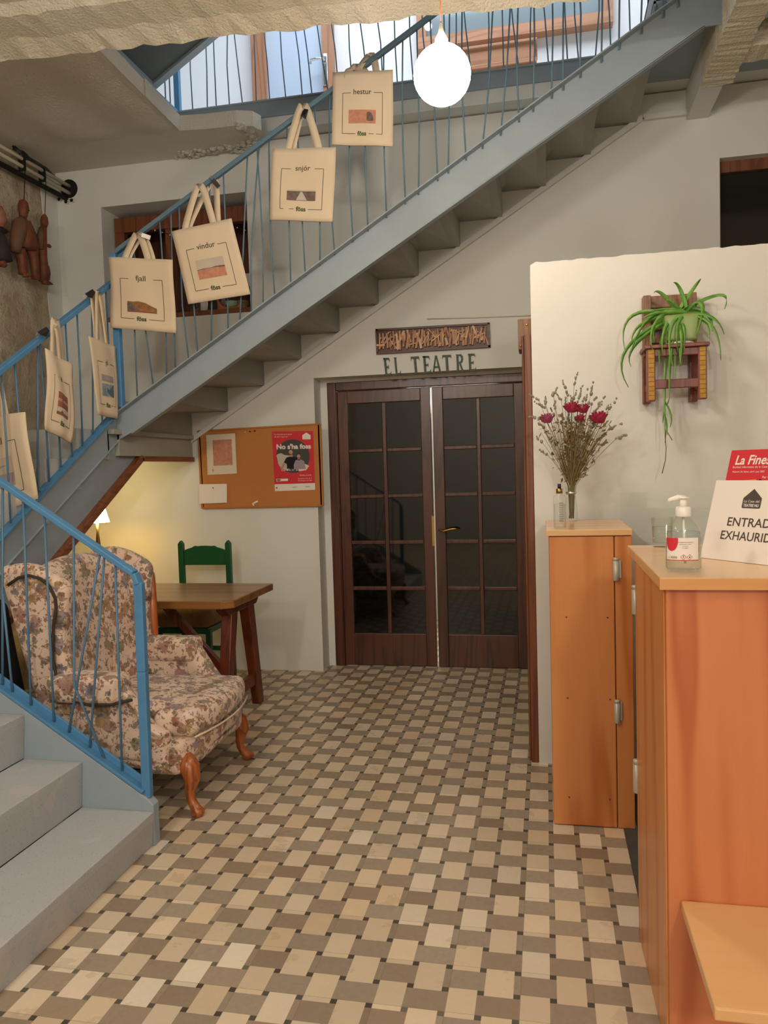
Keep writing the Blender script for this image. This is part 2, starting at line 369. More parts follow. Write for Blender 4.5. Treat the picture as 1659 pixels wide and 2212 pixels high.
        return s.add(vs, fs, True)
    def sheet(s, fn, nu=10, nv=10, u0=0, u1=1, v0=0, v1=1):
        vs = [fn(u0+(u1-u0)*i/nu, v0+(v1-v0)*j/nv) for j in range(nv+1) for i in range(nu+1)]
        return s.add(vs, [(j*(nu+1)+i, j*(nu+1)+i+1, (j+1)*(nu+1)+i+1, (j+1)*(nu+1)+i) for j in range(nv) for i in range(nu)], True)
    def build(s, name, m, parent=None, loc=None, mods=None):
        me = bpy.data.meshes.new(name); me.from_pydata(s.v, [], s.f); me.update()
        if any(s.sm): me.polygons.foreach_set('use_smooth', s.sm)
        import bmesh
        bm = bmesh.new(); bm.from_mesh(me); bmesh.ops.recalc_face_normals(bm, faces=bm.faces); bm.to_mesh(me); bm.free()
        me.materials.append(M[m] if isinstance(m, str) else m)
        o = bpy.data.objects.new(name, me); COL.objects.link(o)
        if parent: o.parent = parent; o.matrix_parent_inverse = Matrix.Translation(-parent.location) if parent.type == 'EMPTY' else Matrix.Identity(4)
        return o
def bevel(o, w=.004, seg=2):
    m = o.modifiers.new('bevel', 'BEVEL'); m.width = w; m.segments = seg; m.limit_method = 'ANGLE'; m.angle_limit = math.radians(40); return o
def tag(o, label=None, cat=None, group=None, kind=None):
    if label: o['label'] = label
    if cat: o['category'] = cat
    if group: o['group'] = group
    if kind: o['kind'] = kind
    return o
def thing(name, label, cat, loc=(0, 0, 0), group=None):
    o = bpy.data.objects.new(name, None); COL.objects.link(o); o.location = loc; o.empty_display_size = .1
    return tag(o, label, cat, group)
def struct(name, mb, m, label=None, parent=None):
    o = mb.build(name, m, parent)
    if not parent: o['kind'] = 'structure'
    if label: o['label'] = label
    return o
_font = {}
def text2d(body, size=1, width=None, shear=0, bold=0):
    """flat lettering as (points, faces), centred on x, baseline at 0"""
    cu = bpy.data.curves.new('lettering', 'FONT'); cu.body = body; cu.size = size; cu.align_x = 'CENTER'; cu.shear = shear; cu.offset = bold
    cu.resolution_u = 3
    ob = bpy.data.objects.new('lettering', cu); COL.objects.link(ob)
    dg = bpy.context.evaluated_depsgraph_get(); me = bpy.data.meshes.new_from_object(ob.evaluated_get(dg))
    vs = [(p.co.x, p.co.y) for p in me.vertices]; fs = [tuple(f.vertices) for f in me.polygons]
    bpy.data.objects.remove(ob); bpy.data.curves.remove(cu); bpy.data.meshes.remove(me)
    if width and vs:
        w = max(v[0] for v in vs)-min(v[0] for v in vs); c = (max(v[0] for v in vs)+min(v[0] for v in vs))/2
        vs = [((x-c)*width/w, y) for x, y in vs]
    return vs, fs
def put_text(mb, body, fn, cx, cy, size, width=None, shear=0, bold=0):
    vs, fs = text2d(body, size, width, shear, bold)
    mb.add([fn(cx+x, cy+y) for x, y in vs], fs)
    return mb
def flat(o, u, v, n, off=.001):
    o, u, v, n = V(o), V(u), V(v), V(n)
    return lambda x, y, d=0: o+u*x+v*y+n*(off+d)
def rect(mb, fn, x0, x1, y0, y1): return mb.add([fn(x0, y0), fn(x1, y0), fn(x1, y1), fn(x0, y1)], [(0, 1, 2, 3)])
def line(mb, fn, x0, y0, x1, y1, w):
    d = V((x1-x0, y1-y0)); L = d.length; n = V((-d.y, d.x))/L*w/2; k = max(1, int(L/.05)) if L < 3 else 8
    for i in range(k):
        a = V((x0, y0))+d*i/k; b = V((x0, y0))+d*(i+1)/k
        mb.add([fn(*(a-n)), fn(*(b-n)), fn(*(b+n)), fn(*(a+n))], [(0, 1, 2, 3)])
    return mb
def disc(mb, fn, cx, cy, rx, ry=None, n=32, a0=0, a1=2*pi):
    ry = ry or rx
    return mb.add([fn(cx+rx*math.cos(a0+(a1-a0)*i/n), cy+ry*math.sin(a0+(a1-a0)*i/n)) for i in range(n)], [tuple(range(n))])
def poly(mb, fn, pts): return mb.add([fn(*p) for p in pts], [tuple(range(len(pts)))])

exec_parts = []
YB = 3.33      # face of the back wall
# ================================================================== SETTING
struct('floor', MB().box(-3.7, 3.0, -5.6, 5.6, -.12, 0), 'floor')
wb = MB()
T = .27
def wallpiece(x0, x1, z0, z1): wb.box(x0, x1, YB, YB+T, z0, z1)
wallpiece(-3.72, -3.25, 0, 3.85); wallpiece(-3.25, -2.085, 0, 2.65); wallpiece(-3.25, -2.085, 3.51, 3.85)
wallpiece(-2.085, -1.625, 0, 3.85); wallpiece(-1.625, -.06, 2.145, 3.85); wallpiece(-.06, 1.13, 0, 3.85)
wb.box(-1.70, -1.572, 3.495, 3.7, 0, 2.3).box(-.063, .05, 3.495, 3.7, 0, 2.3).box(-1.572, -.063, 3.495, 3.7, 2.123, 2.3); wallpiece(1.13, 1.9, 0, 2.4); wallpiece(1.13, 1.9, 3.40, 3.85); wallpiece(1.9, 3.0, 0, 3.85)
struct('wall_back', wb, 'wall')
struct('wall_left', MB().box(-3.9, -3.62, -5.6, YB, 0, 4.0), 'rough')
struct('wall_right', MB().box(2.9, 3.1, -5.6, 5.6, 0, 6.7), 'part')
struct('wall_front', MB().box(-3.9, 3.1, -5.8, -5.6, 0, 4.0), 'part')
# jagged white plaster strip where the stone wall meets the back wall
mb = MB(); pts = []
for i in range(26):
    z = .0+3.75*i/25; pts.append((-3.612, 3.16+random.uniform(-.03, .03)-(.05 if i < 6 else 0), z))
mb.add([(-3.612, YB, 0)]+pts+[(-3.612, YB, 3.75)], [tuple(range(len(pts)+2))])
mb2 = MB().prism([(-3.62, p[1], p[2]) for p in [(0, YB, 0)]+pts+[(0, YB, 3.75)]], (.006, 0, 0)); struct('trim_1', mb2, 'wall')
# lobby ceiling: slab whose edge runs slightly askew, a lower lip along the edge
def edge_y(x): return 1.60+(x+1.3)*.075
sl = MB()
NX = 70
xs = [-3.7+(4.65)*i/NX for i in range(NX+1)]
low = [3.60+random.uniform(-.012, .012) for _ in xs]; jy = [edge_y(x)+random.uniform(-.012, .014) for x in xs]
vs = []; fs = []
prof = [(-5.6, 3.70), (-.30, 3.70), (-.26, 3.66), (-.10, 3.645), (0, 3.6), (.01, 3.64), (0, 4.0), (-5.6, 4.0)]
for i, x in enumerate(xs):
    for k, (dy, z) in enumerate(prof):
        y = dy if dy == -5.6 else jy[i]+dy
        if k in (4,): z = low[i]
        if k in (2, 3): y += random.uniform(-.01, .01); z += random.uniform(-.006, .006)
        vs.append((x, y, z))
K = len(prof)
for i in range(NX):
    for k in range(K): fs.append((i*K+k, i*K+(k+1) % K, (i+1)*K+(k+1) % K, (i+1)*K+k))
fs += [tuple(range(K)), tuple(range(NX*K, NX*K+K))]
sl.add(vs, fs); struct('ceiling', sl, 'stucco')
# ceiling beside the stairwell
EX0, EX1 = -2.20, -2.40          # stairwell edge at y 1.9 and at y 3.0
CLP = [(-3.75, 1.5), (-2.318, 1.5), (-2.387, 2.9), (-2.2, 2.925), (-1.98, 2.93), (-1.88, 2.97), (-1.85, 3.05), (-1.90, 3.16), (-2.02, 3.26), (-2.16, 3.335), (-3.75, 3.34)]
mb = MB().prism([(x, y, 3.8) for x, y in CLP], (0, 0, .1))
gx = [-3.74+1.34*i/26 for i in range(27)]; gy_ = [1.5+1.38*j/26 for j in range(27)]
def ripple(x, y):
    e = min(1, (x+3.74)/.1, (-2.40-x)/.1+.001, (y-1.45)/.1, (2.90-y)/.12); return 3.799-.020*max(0, e)*(.5+.5*math.sin((x-.08*y)*11)+.3*random.random())
mb.add([(x, y, ripple(x, y)) for y in gy_ for x in gx], [(j*27+i, j*27+i+1, (j+1)*27+i+1, (j+1)*27+i) for j in range(26) for i in range(26)], True).prism([(-3.75, 1.5, 3.905), (-2.50, 1.5, 3.905), (-2.50, 3.18, 3.905), (-3.75, 3.18, 3.905)], (0, 0, .09))
struct('ceiling_left', mb, plaster_mat('pale_sprayed_plaster', 'eae5da', 'ddd3c0', 60, 1.0, .02))
# chipped white plaster along the stairwell edge
mb = MB().prism([(-2.362, 2.4, 3.797), (-2.383, 2.9, 3.797), (-2.383, 2.9, 3.905), (-2.362, 2.4, 3.905)], (.008, 0, 0))
def blob(mb, c, r, s=(1, 1, 1), n=7):
    for k in range(n):
        mb.ball((c[0]+random.uniform(-r, r)*s[0], c[1]+random.uniform(-r, r)*s[1], c[2]+random.uniform(-r, r)*s[2]), random.uniform(.012, .024), 5, 1, 1, .6)
for k in range(60):
    u = k/60; p = at(385+u*150, 345-u*22-random.uniform(0, 14), 'z', 3.79); blob(mb, (p.x, min(p.y, 3.31), 3.798), .012, n=2)
for k in range(60):
    a = k/60*pi; p = at(515+32*math.sin(a)+random.uniform(-5, 5), 330-62*k/60, 'z', 3.798); blob(mb, p, .012, n=2)
struct('trim_2', mb, 'stucco_w')
# right hand ceiling with concrete beams
struct('ceiling_right', MB().box(.95, 3.0, 1.2, YB, 3.92, 4.02).box(.95, 3.0, -5.6, 1.25, 3.7, 4.0), 'stucco')
mb = MB()
def rough_beam(mb, x0, x1, y0, y1, z0, z1, n=40, axis='y', j=.012):
    vs = []; fs = []
    for i in range(n+1):
        t = i/n
        a, b, c, d = [random.uniform(-j, j) for _ in range(4)]
        if axis == 'y': y = y0+(y1-y0)*t; vs += [(x0+a, y, z0+b), (x1+c, y, z0+d), (x1, y, z1), (x0, y, z1)]
        else: x = x0+(x1-x0)*t; vs += [(x, y0+a, z0+b), (x, y1+c, z0+d), (x, y1, z1), (x, y0, z1)]
    for i in range(n):
        for k in range(4): fs.append((i*4+k, i*4+(k+1) % 4, i*4+4+(k+1) % 4, i*4+4+k))
    fs += [(0, 1, 2, 3), (n*4, n*4+1, n*4+2, n*4+3)]
    mb.add(vs, fs)
rough_beam(mb, .93, 1.10, .9, 2.86, 3.645, 3.95, 90, 'y', .005); rough_beam(mb, 1.05, 3.0, 2.45, 2.62, 3.65, 3.95, 90, 'x', .005)
struct('trim_3', mb, 'stucco')
struct('trim_4', MB().box(.93, 1.06, 2.8, YB+.02, 3.66, 3.95), 'wall')
# gallery level
struct('floor_upper', MB().box(-2.53, 3.0, 3.2, 4.9, 3.86, 4.0).box(-3.7, -2.53, 3.3, 4.9, 3.86, 4.0), 'wall')
struct('trim_5', MB().box(-2.53, .45, 3.185, 3.2, 3.95, 4.06).box(-2.53, .45, 3.165, 3.2, 4.05, 4.06), 'greyblue')
struct('wall_upper', MB().box(-3.7, 3.0, 4.7, 4.85, 3.9, 6.7), 'upper')
struct('wall_upper_left', MB().box(-3.9, -3.62, -1, 4.85, 4.0, 6.7), 'upper')
struct('ceiling_upper', MB().box(-3.9, 3.1, -1, 4.85, 6.65, 6.8), 'upper')
struct('wall_upper_front', MB().box(-3.9, 3.1, -1.2, -1, 4.0, 6.8), 'upper')
# theatre room behind the double door
struct('wall_theatre', MB().box(-2.6, .9, 5.3, 5.4, 0, 3.0).box(-2.6, -2.5, 3.6, 5.4, 0, 3.0).box(.8, .9, 3.6, 5.4, 0, 3.0).box(-2.6, .9, 3.6, 5.4, 2.9, 3.0), 'part')
# partition wall with a worn top edge
pts = [(-.052, 0), (-.052, 2.425)]
for i in range(1, 110):
    x = -.05+2.95*i/110; pts.append((x, 2.437+.0015*math.sin(i*1.7)+random.uniform(-.004, .002)))
pts += [(2.9, 2.45), (2.9, 0)]
struct('wall_partition', MB().prism([(x, 1.73, z) for x, z in pts], (0, .10, 0)), 'part')

# double door
def door():
    d = bpy.data.objects.new('door_1', None); COL.objects.link(d); d.location = (-.85, 3.5, 0)
    d['kind'] = 'structure'; d['label'] = 'dark brown double door of small glass panes under the letters EL TEATRE'
    bevel(MB().box(-1.575, -1.51, 3.49, 3.58, 0, 2.125).box(-.125, -.06, 3.49, 3.58, 0, 2.125).box(-1.51, -.125, 3.49, 3.58, 2.06, 2.125).build('door_frame', 'dooR', d), .006)
    MB().box(-1.53, -1.505, 3.50, 3.56, 0, 2.07).box(-.135, -.11, 3.5, 3.56, 0, 2.07).build('door_stop', 'dooR', d)
    for k, (x0, x1) in enumerate(((-1.505, -.806), (-.792, -.135))):
        m = MB(); y0, y1 = 3.52, 3.56
        z0, z1 = .004, 2.058; sw = .075
        rows = [.245, .585, .93, 1.275, 1.615, 1.965]
        m.box(x0, x0+sw, y0, y1, z0, z1).box(x1-sw, x1, y0, y1, z0, z1).box(x0+sw, x1-sw, y0, y1, z0, rows[0]).box(x0+sw, x1-sw, y0, y1, rows[-1], z1)
        leaf = bevel(m.build('door_leaf', 'dooR', d), .004)
        xm = (x0+x1)/2
        m = MB().box(xm-.015, xm+.015, y0+.002, y1-.002, rows[0], rows[-1])
        for r in rows[1:-1]: m.box(x0+sw, xm-.015, y0+.002, y1-.002, r-.014, r+.014).box(xm+.015, x1-sw, y0+.002, y1-.002, r-.014, r+.014)
        bevel(m.build('glazing_bars', 'dooR', leaf), .005)
        for i in range(5):
            for (a, b) in ((x0+sw, xm-.015), (xm+.015, x1-sw)):
                MB().box(a, b, y0+.018, y0+.023, rows[i]+.014*(i > 0), rows[i+1]-.014*(i < 4)).build('pane', 'pane', leaf)
        if k == 1:
            h = MB(); hx = x0+.035; h.tube([(hx, y0, 1.02), (hx, y0-.045, 1.02), (hx+.03, y0-.05, 1.012), (hx+.07, y0-.05, 1.025), (hx+.115, y0-.05, 1.03), (hx+.135, y0-.045, 1.02)], [.008, .008, .009, .008, .007, .005], 8)
            h.lathe([(.016, 0), (.016, .004), (.001, .004)], (hx, y0-.003, 1.02), 12)
            h.build('door_handle', 'brass', leaf)['label'] = 'curved brass lever handle'
        else:
            MB().box(x1-.012, x1+.004, y0-.004, y0, .9, 1.12).build('lock_plate', 'brass', leaf)
    MB().tube([(-.80, 3.485, 2.052), (-.80, 3.47, 2.052)], .008, 8).build('ball_catch', 'chrome', d)
door()
tag(MB().box(-1.55, -.83, 3.60, 3.61, .05, 2.05).box(-.775, -.1, 3.6, 3.61, .05, 2.05).build('blackout_curtain', 'black'), 'black blackout cloth behind the glass double door', 'curtain')

# niche window
w = bpy.data.objects.new('window_1', None); COL.objects.link(w); w.location = (-2.65, 3.5, 2.65)
w['kind'] = 'structure'; w['label'] = 'brown framed dark window in the wall recess behind the stair bags'
bevel(MB().box(-3.24, -2.09, 3.49, 3.55, 3.36, 3.475).box(-3.24, -3.16, 3.49, 3.55, 2.68, 3.36).box(-2.11, -2.087, 3.49, 3.55, 2.68, 3.36).box(-3.24, -2.09, 3.34, 3.55, 2.651, 2.69).build('window_frame', 'brown', w), .004)
MB().box(-2.82, -2.78, 3.50, 3.54, 2.69, 3.36).build('mullion', 'brown', w)
MB().box(-3.25, -2.08, 3.86, 3.88, 2.6, 3.55).box(-3.27, -3.25, 3.6, 3.88, 2.6, 3.55).box(-2.085, -2.07, 3.6, 3.88, 2.6, 3.55).box(-3.25, -2.08, 3.6, 3.88, 3.5, 3.52).box(-3.25, -2.08, 3.55, 3.88, 2.62, 2.65).build('cupboard_back', 'dooR', w)
w = bpy.data.objects.new('window_2', None); COL.objects.link(w); w.location = (1.5, 3.4, 2.4); w['kind'] = 'structure'; w['label'] = 'dark opening high in the back wall above the partition'
MB().box(1.13, 1.9, 3.40, 3.46, 3.33, 3.40).box(1.13, 1.15, 3.4, 3.46, 2.4, 3.33).build('window_frame', 'brown', w)
MB().box(1.15, 1.9, 3.43, 3.44, 2.4, 3.33).build('pane', 'darkglass', w)
# gallery door, window and posts
w = bpy.data.objects.new('door_2', None); COL.objects.link(w); w.location = (-2.0, 4.65, 4); w['kind'] = 'structure'; w['label'] = 'pale blue gallery door between brown posts'
MB().box(-2.48, -2.35, 4.6, 4.7, 4, 6.3).box(-1.83, -1.74, 4.6, 4.7, 4, 6.3).build('door_frame', 'postw', w)
lf = MB().box(-2.35, -1.83, 4.64, 4.69, 4, 6.2).build('door_leaf', 'gdoor', w)
hp = at(703, 150, 'y', 4.6)
MB().rbox(hp.x-.022, hp.x+.022, 4.585, 4.6, hp.z-.14, hp.z+.13, .02, 3).build('handle_plate', 'chrome', w)
MB().tube([(hp.x, 4.60, hp.z+.06), (hp.x, 4.54, hp.z+.06), (hp.x-.04, 4.53, hp.z+.065), (hp.x-.11, 4.53, hp.z+.06), (hp.x-.12, 4.55, hp.z+.04)], .011, 8).build('lever', 'chrome', w)
w = bpy.data.objects.new('window_3', None); COL.objects.link(w); w.location = (-.2, 4.65, 5); w['kind'] = 'structure'; w['label'] = 'wide timber framed window on the upper gallery wall'
MB().box(-1.0, -.92, 4.62, 4.7, 5.05, 6.1).box(.52, .60, 4.62, 4.7, 5.05, 6.1).box(-1.0, .6, 4.62, 4.7, 6.02, 6.1).build('window_frame', 'postw', w)
MB().box(-1.0, .6, 4.60, 4.7, 5.01, 5.10).build('window_rail', 'postx', w)
MB().box(-.92, .52, 4.66, 4.665, 5.1, 6.02).build('pane', mat('blue_grey_glass', '7f8f96', .08, spec=.8), w)
# ================================================================== STAIRCASE
st = thing('staircase', 'grey and blue metal staircase turning up the left and back walls', 'staircase', (-2.0, .7, 0))
# lower flight, rising away from the floor towards -x
YN0, YN1 = -.42, .66
risers = [(-1.56, 0, .14), (-1.865, .14, .328), (-2.12, .328, .513), (-2.375, .513, .70)]
for k, (x, z0, z1) in enumerate(risers):
    xn = risers[k+1][0] if k < 3 else -2.62
    m = MB().prism([(x+.0, YN0, z0), (x+.012, YN0, z1-.03), (x+.012, YN0, z1), (xn, YN0, z1), (xn, YN0, z1-.02), (x-.02, YN0, z1-.02), (x-.02, YN0, z0)], (0, YN1-YN0, 0))
    bevel(m.build('step', 'step', st), .004)
tag(bevel(MB().box(-3.6, -2.60, YN0, .70, .84, .88).box(-2.62, -2.6, YN0, .66, .70, .86).build('landing', 'step', st), .003))
MB().box(-3.6, -1.58, YN0-.05, YN0, 0, .12).hexa([(-1.55, YN0-.05, 0), (-2.7, YN0-.05, 0), (-2.7, YN0, 0), (-1.55, YN0, 0), (-1.55, YN0-.05, .17), (-2.7, YN0-.05, .92), (-2.7, YN0, .92), (-1.55, YN0, .17)]).build('stringer', 'greyblue', st)
def low_z(x): return .195+(-1.576-x)*.638
m = MB().prism([(-1.548, .66, 0), (-1.548, .66, .165), (-1.58, .66, .195), (-2.66, .66, low_z(-2.66)), (-2.66, .66, .60), (-1.80, .66, 0)], (0, .045, 0))
bevel(m.build('stringer', 'greyblue', st), .003)
# blue base rail along the stringer
m = MB().bar((-1.59, .68, low_z(-1.59)+.012), (-2.66, .68, low_z(-2.66)+.012), .05, .012).bar((-1.59, .698, low_z(-1.59)+.03), (-2.66, .698, low_z(-2.66)+.03), .012, .03)
bevel(m.build('base_rail', 'blue', st), .002)
Y0 = .685
nt = at(299, 1247, 'y', Y0)
def hand(pts, parent, w=.042, h=.022, name='handrail', m='blue'):
    mb = MB()
    for a, b in zip(pts, pts[1:]): mb.bar(a, b, w, h)
    return bevel(mb.build(name, m, parent), .004)
p0 = at(0, 1040, 'y', Y0); d = (at(262, 1221, 'y', Y0)-p0)
top_far = p0-d*.85
hand([top_far, at(270, 1225, 'y', Y0)], st)
hand([at(268, 1224, 'y', Y0), at(291, 1238, 'y', Y0), at(300, 1262, 'y', Y0)], st)
hand([at(300, 1258, 'y', Y0), at(308, 1450, 'y', Y0), V((-1.585, Y0, .19))], st, .03, .038, 'newel_post')
for (a, b) in (((5, 1280), (27, 1496)), ((50, 1085), (67, 1525)), ((96, 1120), (117, 1563)), ((217, 1198), (149, 1590)), ((226, 1203), (194, 1617)), ((249, 1217), (264, 1670)), ((6, 1050), (6, 1490))):
    A = at(*a, 'y', Y0); B = at(*b, 'y', Y0); A.z += .01
    B.z = low_z(B.x)+.02
    MB().tube([A, A.lerp(B, .5), B], .005, 6).build('baluster', 'baluster', st)
A = at(159, 1160, 'y', Y0); Bm = at(160, 1480, 'y', Y0); B = at(231, 1652, 'y', Y0); MB().tube([A, Bm, B], .005, 6).build('baluster', 'baluster', st)
for x in (-2.25, -2.33, -2.45, -2.52): MB().tube([(x, Y0, low_z(x)+.02), (x+.01, Y0, top_far.z+(top_far.x-x)*-.66+.02)], .005, 6).build('baluster', 'baluster', st)

# middle flight, rising along +y on the plane x = -2.6
XS = -2.6
def mid_z(y): return .717+.6*(y-.68)           # underside of the stringer
for k in range(5):
    y = .70+.30*k; z = .88+.176*k
    m = MB().box(-3.6, -2.614, y, y+.315, z, z+.176)
    bevel(m.build('step', 'step', st), .003)
m = MB().prism([(XS-.012, .68, mid_z(.68)), (XS-.012, 2.32, mid_z(2.32)), (XS-.012, 2.32, mid_z(2.32)+.19), (XS-.012, .68, mid_z(.68)+.155)], (.012, 0, 0))
m.prism([(XS-.04, .68, mid_z(.68)), (XS-.04, 2.32, mid_z(2.32)), (XS-.04, 2.32, mid_z(2.32)+.008), (XS-.04, .68, mid_z(.68)+.008)], (.05, 0, 0))
bevel(m.build('stringer', 'greyblue', st), .002)
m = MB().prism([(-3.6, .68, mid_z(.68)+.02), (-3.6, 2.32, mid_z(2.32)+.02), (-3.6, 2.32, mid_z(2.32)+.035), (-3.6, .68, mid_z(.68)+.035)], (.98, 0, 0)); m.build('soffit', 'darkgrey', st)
m = MB().bar((XS+.005, .70, mid_z(.70)+.17), (XS+.005, 2.31, mid_z(2.31)+.19), .06, .012)
for k in range(9): m.bar((XS+.005, .8+.18*k, mid_z(.8+.18*k)+.185), (XS+.005, .83+.18*k, mid_z(.83+.18*k)+.185), .012, .02)
bevel(m.build('base_rail', 'blue', st), .002)
hand([V((-2.6, .70, 1.62)), at(0, 800, 'x', XS), at(240, 612, 'x', XS), V((-2.57, 2.3, 2.66))], st, .04, .028)
for k in range(14):
    y = .85+.108*k; yt = y+random.uniform(-.03, .02)
    if k in (6, 11): yt += .07
    MB().tube([(XS, y, mid_z(y)+.17), (XS, (y+yt)/2+.005, mid_z(y)+.6), (XS, yt, 2.012+(yt-1.267)*.605)], .005, 6).build('baluster', 'baluster', st)
MB().prism([(XS-.03, .75, .52), (XS-.03, 2.58, 1.60), (XS-.03, 2.58, 1.745), (XS-.03, 2.32, mid_z(2.32)), (XS-.03, .75, mid_z(.75))], (.012, 0, 0)).build('side_panel', 'greyblue', st)
# quarter landing
m = MB().box(-3.6, -2.56, 2.2, YB, 1.735, 1.765).box(-3.6, -2.6, 2.19, 2.21, 1.58, 1.76)
bevel(m.build('landing', 'grey', st), .003)
MB().box(-2.62, -2.585, 2.30, YB-.01, 1.605, 1.76).box(-2.64, -2.57, 2.28, YB-.01, 1.745, 1.765).build('landing_fascia', 'grey', st)
# upper flight along the back wall
P3 = lambda x: 1.749+(x+2.48)*.5885      # underside of the near stringer
YF = 2.30
m = MB().prism([(-2.60, YF, 1.70), (-2.50, YF, 1.745), (.85, YF, P3(.85)), (1.25, YF, P3(.85)), (1.25, YF, 4.08), (.93, YF, 4.0), (-2.56, YF, P3(-2.56)+.185), (-2.60, YF, P3(-2.56)+.17)], (0, .012, 0))
bevel(m.build('stringer', 'greyblue', st), .002)
m = MB().bar((-2.58, YF-.022, P3(-2.58)+.172), (.93, YF-.022, 3.985), .06, .008)
m.bar((-2.50, YF+.025, P3(-2.5)+.004), (.85, YF+.025, P3(.85)+.004), .05, .008)
bevel(m.build('stringer_flange', 'greyblue', st), .002)
RX = lambda k: -2.303+.2912*k
RZ = lambda k: 1.934+.1739*k
for k in range(11):
    x, z = RX(k), RZ(k); xl = RX(k-1) if k else -2.60
    y0, y1, d = YF+.012, YB-.002, .078
    # tread plate from the nosing xl to x, then the riser at x up to the next nosing
    tr8 = [(xl, y0, z-d), (x, y0, z), (x, y1, z), (xl, y1, z), (xl, y0, z-d+.012), (x, y0, z+.012), (x, y1, z+.012), (xl, y1, z+.012)]
    rs8 = [(x, y0, z), (x+.012, y0, z), (x+.012, y1, z), (x, y1, z), (x, y0, z+.1739-d), (x+.012, y0, z+.1739-d), (x+.012, y1, z+.1739), (x, y1, z+.1739)]
    MB().hexa(tr8).hexa(rs8).build('step', 'grey', st)
MB().prism([(-2.60, YF+.012, 1.765), (-2.60, YF+.012, 1.95), (-2.585, YF+.012, 1.95), (-2.585, YF+.012, 1.765)], (0, YB-YF-.014, 0)).build('step', 'grey', st)
m = MB().bar((-2.60, YB-.016, 1.722), (.66, YB-.016, 3.702), .030, .034).bar((.66, YB-.016, 3.70), (.93, YB-.016, 3.70), .030, .034)
m.build('wall_stringer', 'wall', st)
m = MB().box(.60, 1.9, YF+.012, YB, 3.862, 3.875).box(.60, 1.9, YF+.012, YB, 3.98, 4.0).box(.6, .612, YF+.012, YB, 3.85, 4.0)
m.build('top_landing', 'greyblue', st)
r3a = at(262, 535, 'y', YF-.02); r3b = at(915, 47, 'y', YF-.02); dd = (r3b-r3a)
def r3(x): return r3a.z+(x-r3a.x)/dd.x*dd.z
hand([V((r3a.x-.04, YF-.02, r3(r3a.x-.04))), V((1.0, YF-.02, r3(1.0)))], st, .030, .026, 'handrail', 'railgrey')
MB().prism([at(246, 541, 'y', YF), at(268, 522, 'y', YF), at(272, 560, 'y', YF), at(262, 566, 'y', YF)], (0, .02, 0)).build('rail_end_plate', 'blue', st)
bevel(MB().box(-2.575, -2.535, YF-.03, YF+.01, 1.9, r3(-2.55)).build('newel_post', 'blue', st), .003)
random.seed(21)
x = -2.44
n3 = 0
while x < .9:
    xb = x; xt = x+random.choice([-.02, .0, .015, .03, -.10, .09, .01, 0])
    zb = P3(xb)+.185; bow = random.uniform(-.02, .02)
    pts_ = [V((xb, YF-.015, zb)), V(((xb*.67+xt*.33)+bow, YF-.015, zb+.33)), V(((xb*.33+xt*.67)+bow*.6, YF-.015, zb+.67)), V((xt, YF-.015, r3(xt)))]
    MB().tube(pts_, .0048, 6).build('baluster', 'railgrey', st); n3 += 1
    x += random.choice([.075, .09, .1, .11, .06])
# wood trim around the nook under the stairs
tr = tag(bevel(MB().bar((-2.60, 2.56, 1.588), (-2.60, YB, 1.588), .05, .035).bar((-2.60, 2.575, 1.595), (-2.60, 1.0, .66), .05, .04).build('stair_trim', 'brownx'), .004), 'reddish wooden trim edging the lit nook under the stairs', 'trim')

# gallery railing
gr = thing('gallery_railing', 'thin blue baluster railing along the upper gallery edge', 'railing', (-1, 3.21, 4.05))
random.seed(5)
for p in ((-2.53,),):
    bevel(MB().box(-2.555, -2.515, 3.2, 3.24, 4.0, 5.05).build('newel_post', 'blue', gr), .003)
bevel(MB().box(-2.555, -2.515, 2.0, 3.24, 4.02, 4.07).build('side_rail', 'blue', gr), .003)
for k in range(2): MB().tube([(-2.535, 3.10-.07*k, 4.06), (-2.535, 3.10-.07*k, 5.0)], .0048, 6).build('baluster', 'railgrey', gr)
bevel(MB().box(-2.54, 2.3, 3.2, 3.24, 5.0, 5.03).build('handrail', 'blue', gr), .003)
x = -2.42
while x < .95:
    xt = x+random.choice([-.07, -.1, -.02, 0, .02, .05, 0]); bw = random.uniform(-.025, .025)
    MB().tube([(x, 3.215, 4.04), (x*.7+xt*.3+bw, 3.215, 4.35), (x*.3+xt*.7+bw, 3.215, 4.7), (xt, 3.215, 5.01)], .0048, 6).build('baluster', 'railgrey', gr)
    x += random.choice([.07, .1, .11, .12])
# flight that climbs from the gallery
uf = thing('upper_staircase', 'dark grey underside of the next flight climbing above the gallery', 'staircase', (-2.4, 2.6, 4.15))
v0 = at(335, 192, 'y', 3.0); v1 = at(460, 88, 'y', 3.0)
sl_ = (v1.z-v0.z)/(v1.x-v0.x); L = 3.2
def up(x, y, dz=0): return V((x, y, v0.z+(x-v0.x)*sl_+dz))
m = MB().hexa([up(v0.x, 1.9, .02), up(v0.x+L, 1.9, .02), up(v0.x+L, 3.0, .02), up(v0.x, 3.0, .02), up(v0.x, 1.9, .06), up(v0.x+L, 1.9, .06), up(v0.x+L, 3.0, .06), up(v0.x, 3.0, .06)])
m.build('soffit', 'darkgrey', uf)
m = MB().hexa([up(v0.x, 2.95), up(v0.x+L, 2.95), up(v0.x+L, 3.01), up(v0.x, 3.01), up(v0.x, 2.95, .2), up(v0.x+L, 2.95, .2), up(v0.x+L, 3.01, .2), up(v0.x, 3.01, .2)])
m.build('stringer', 'greyblue', uf)
m = MB().hexa([up(v0.x, 1.9), up(v0.x+L, 1.9), up(v0.x+L, 1.95), up(v0.x, 1.95), up(v0.x, 1.9, .2), up(v0.x+L, 1.9, .2), up(v0.x+L, 1.95, .2), up(v0.x, 1.95, .2)])
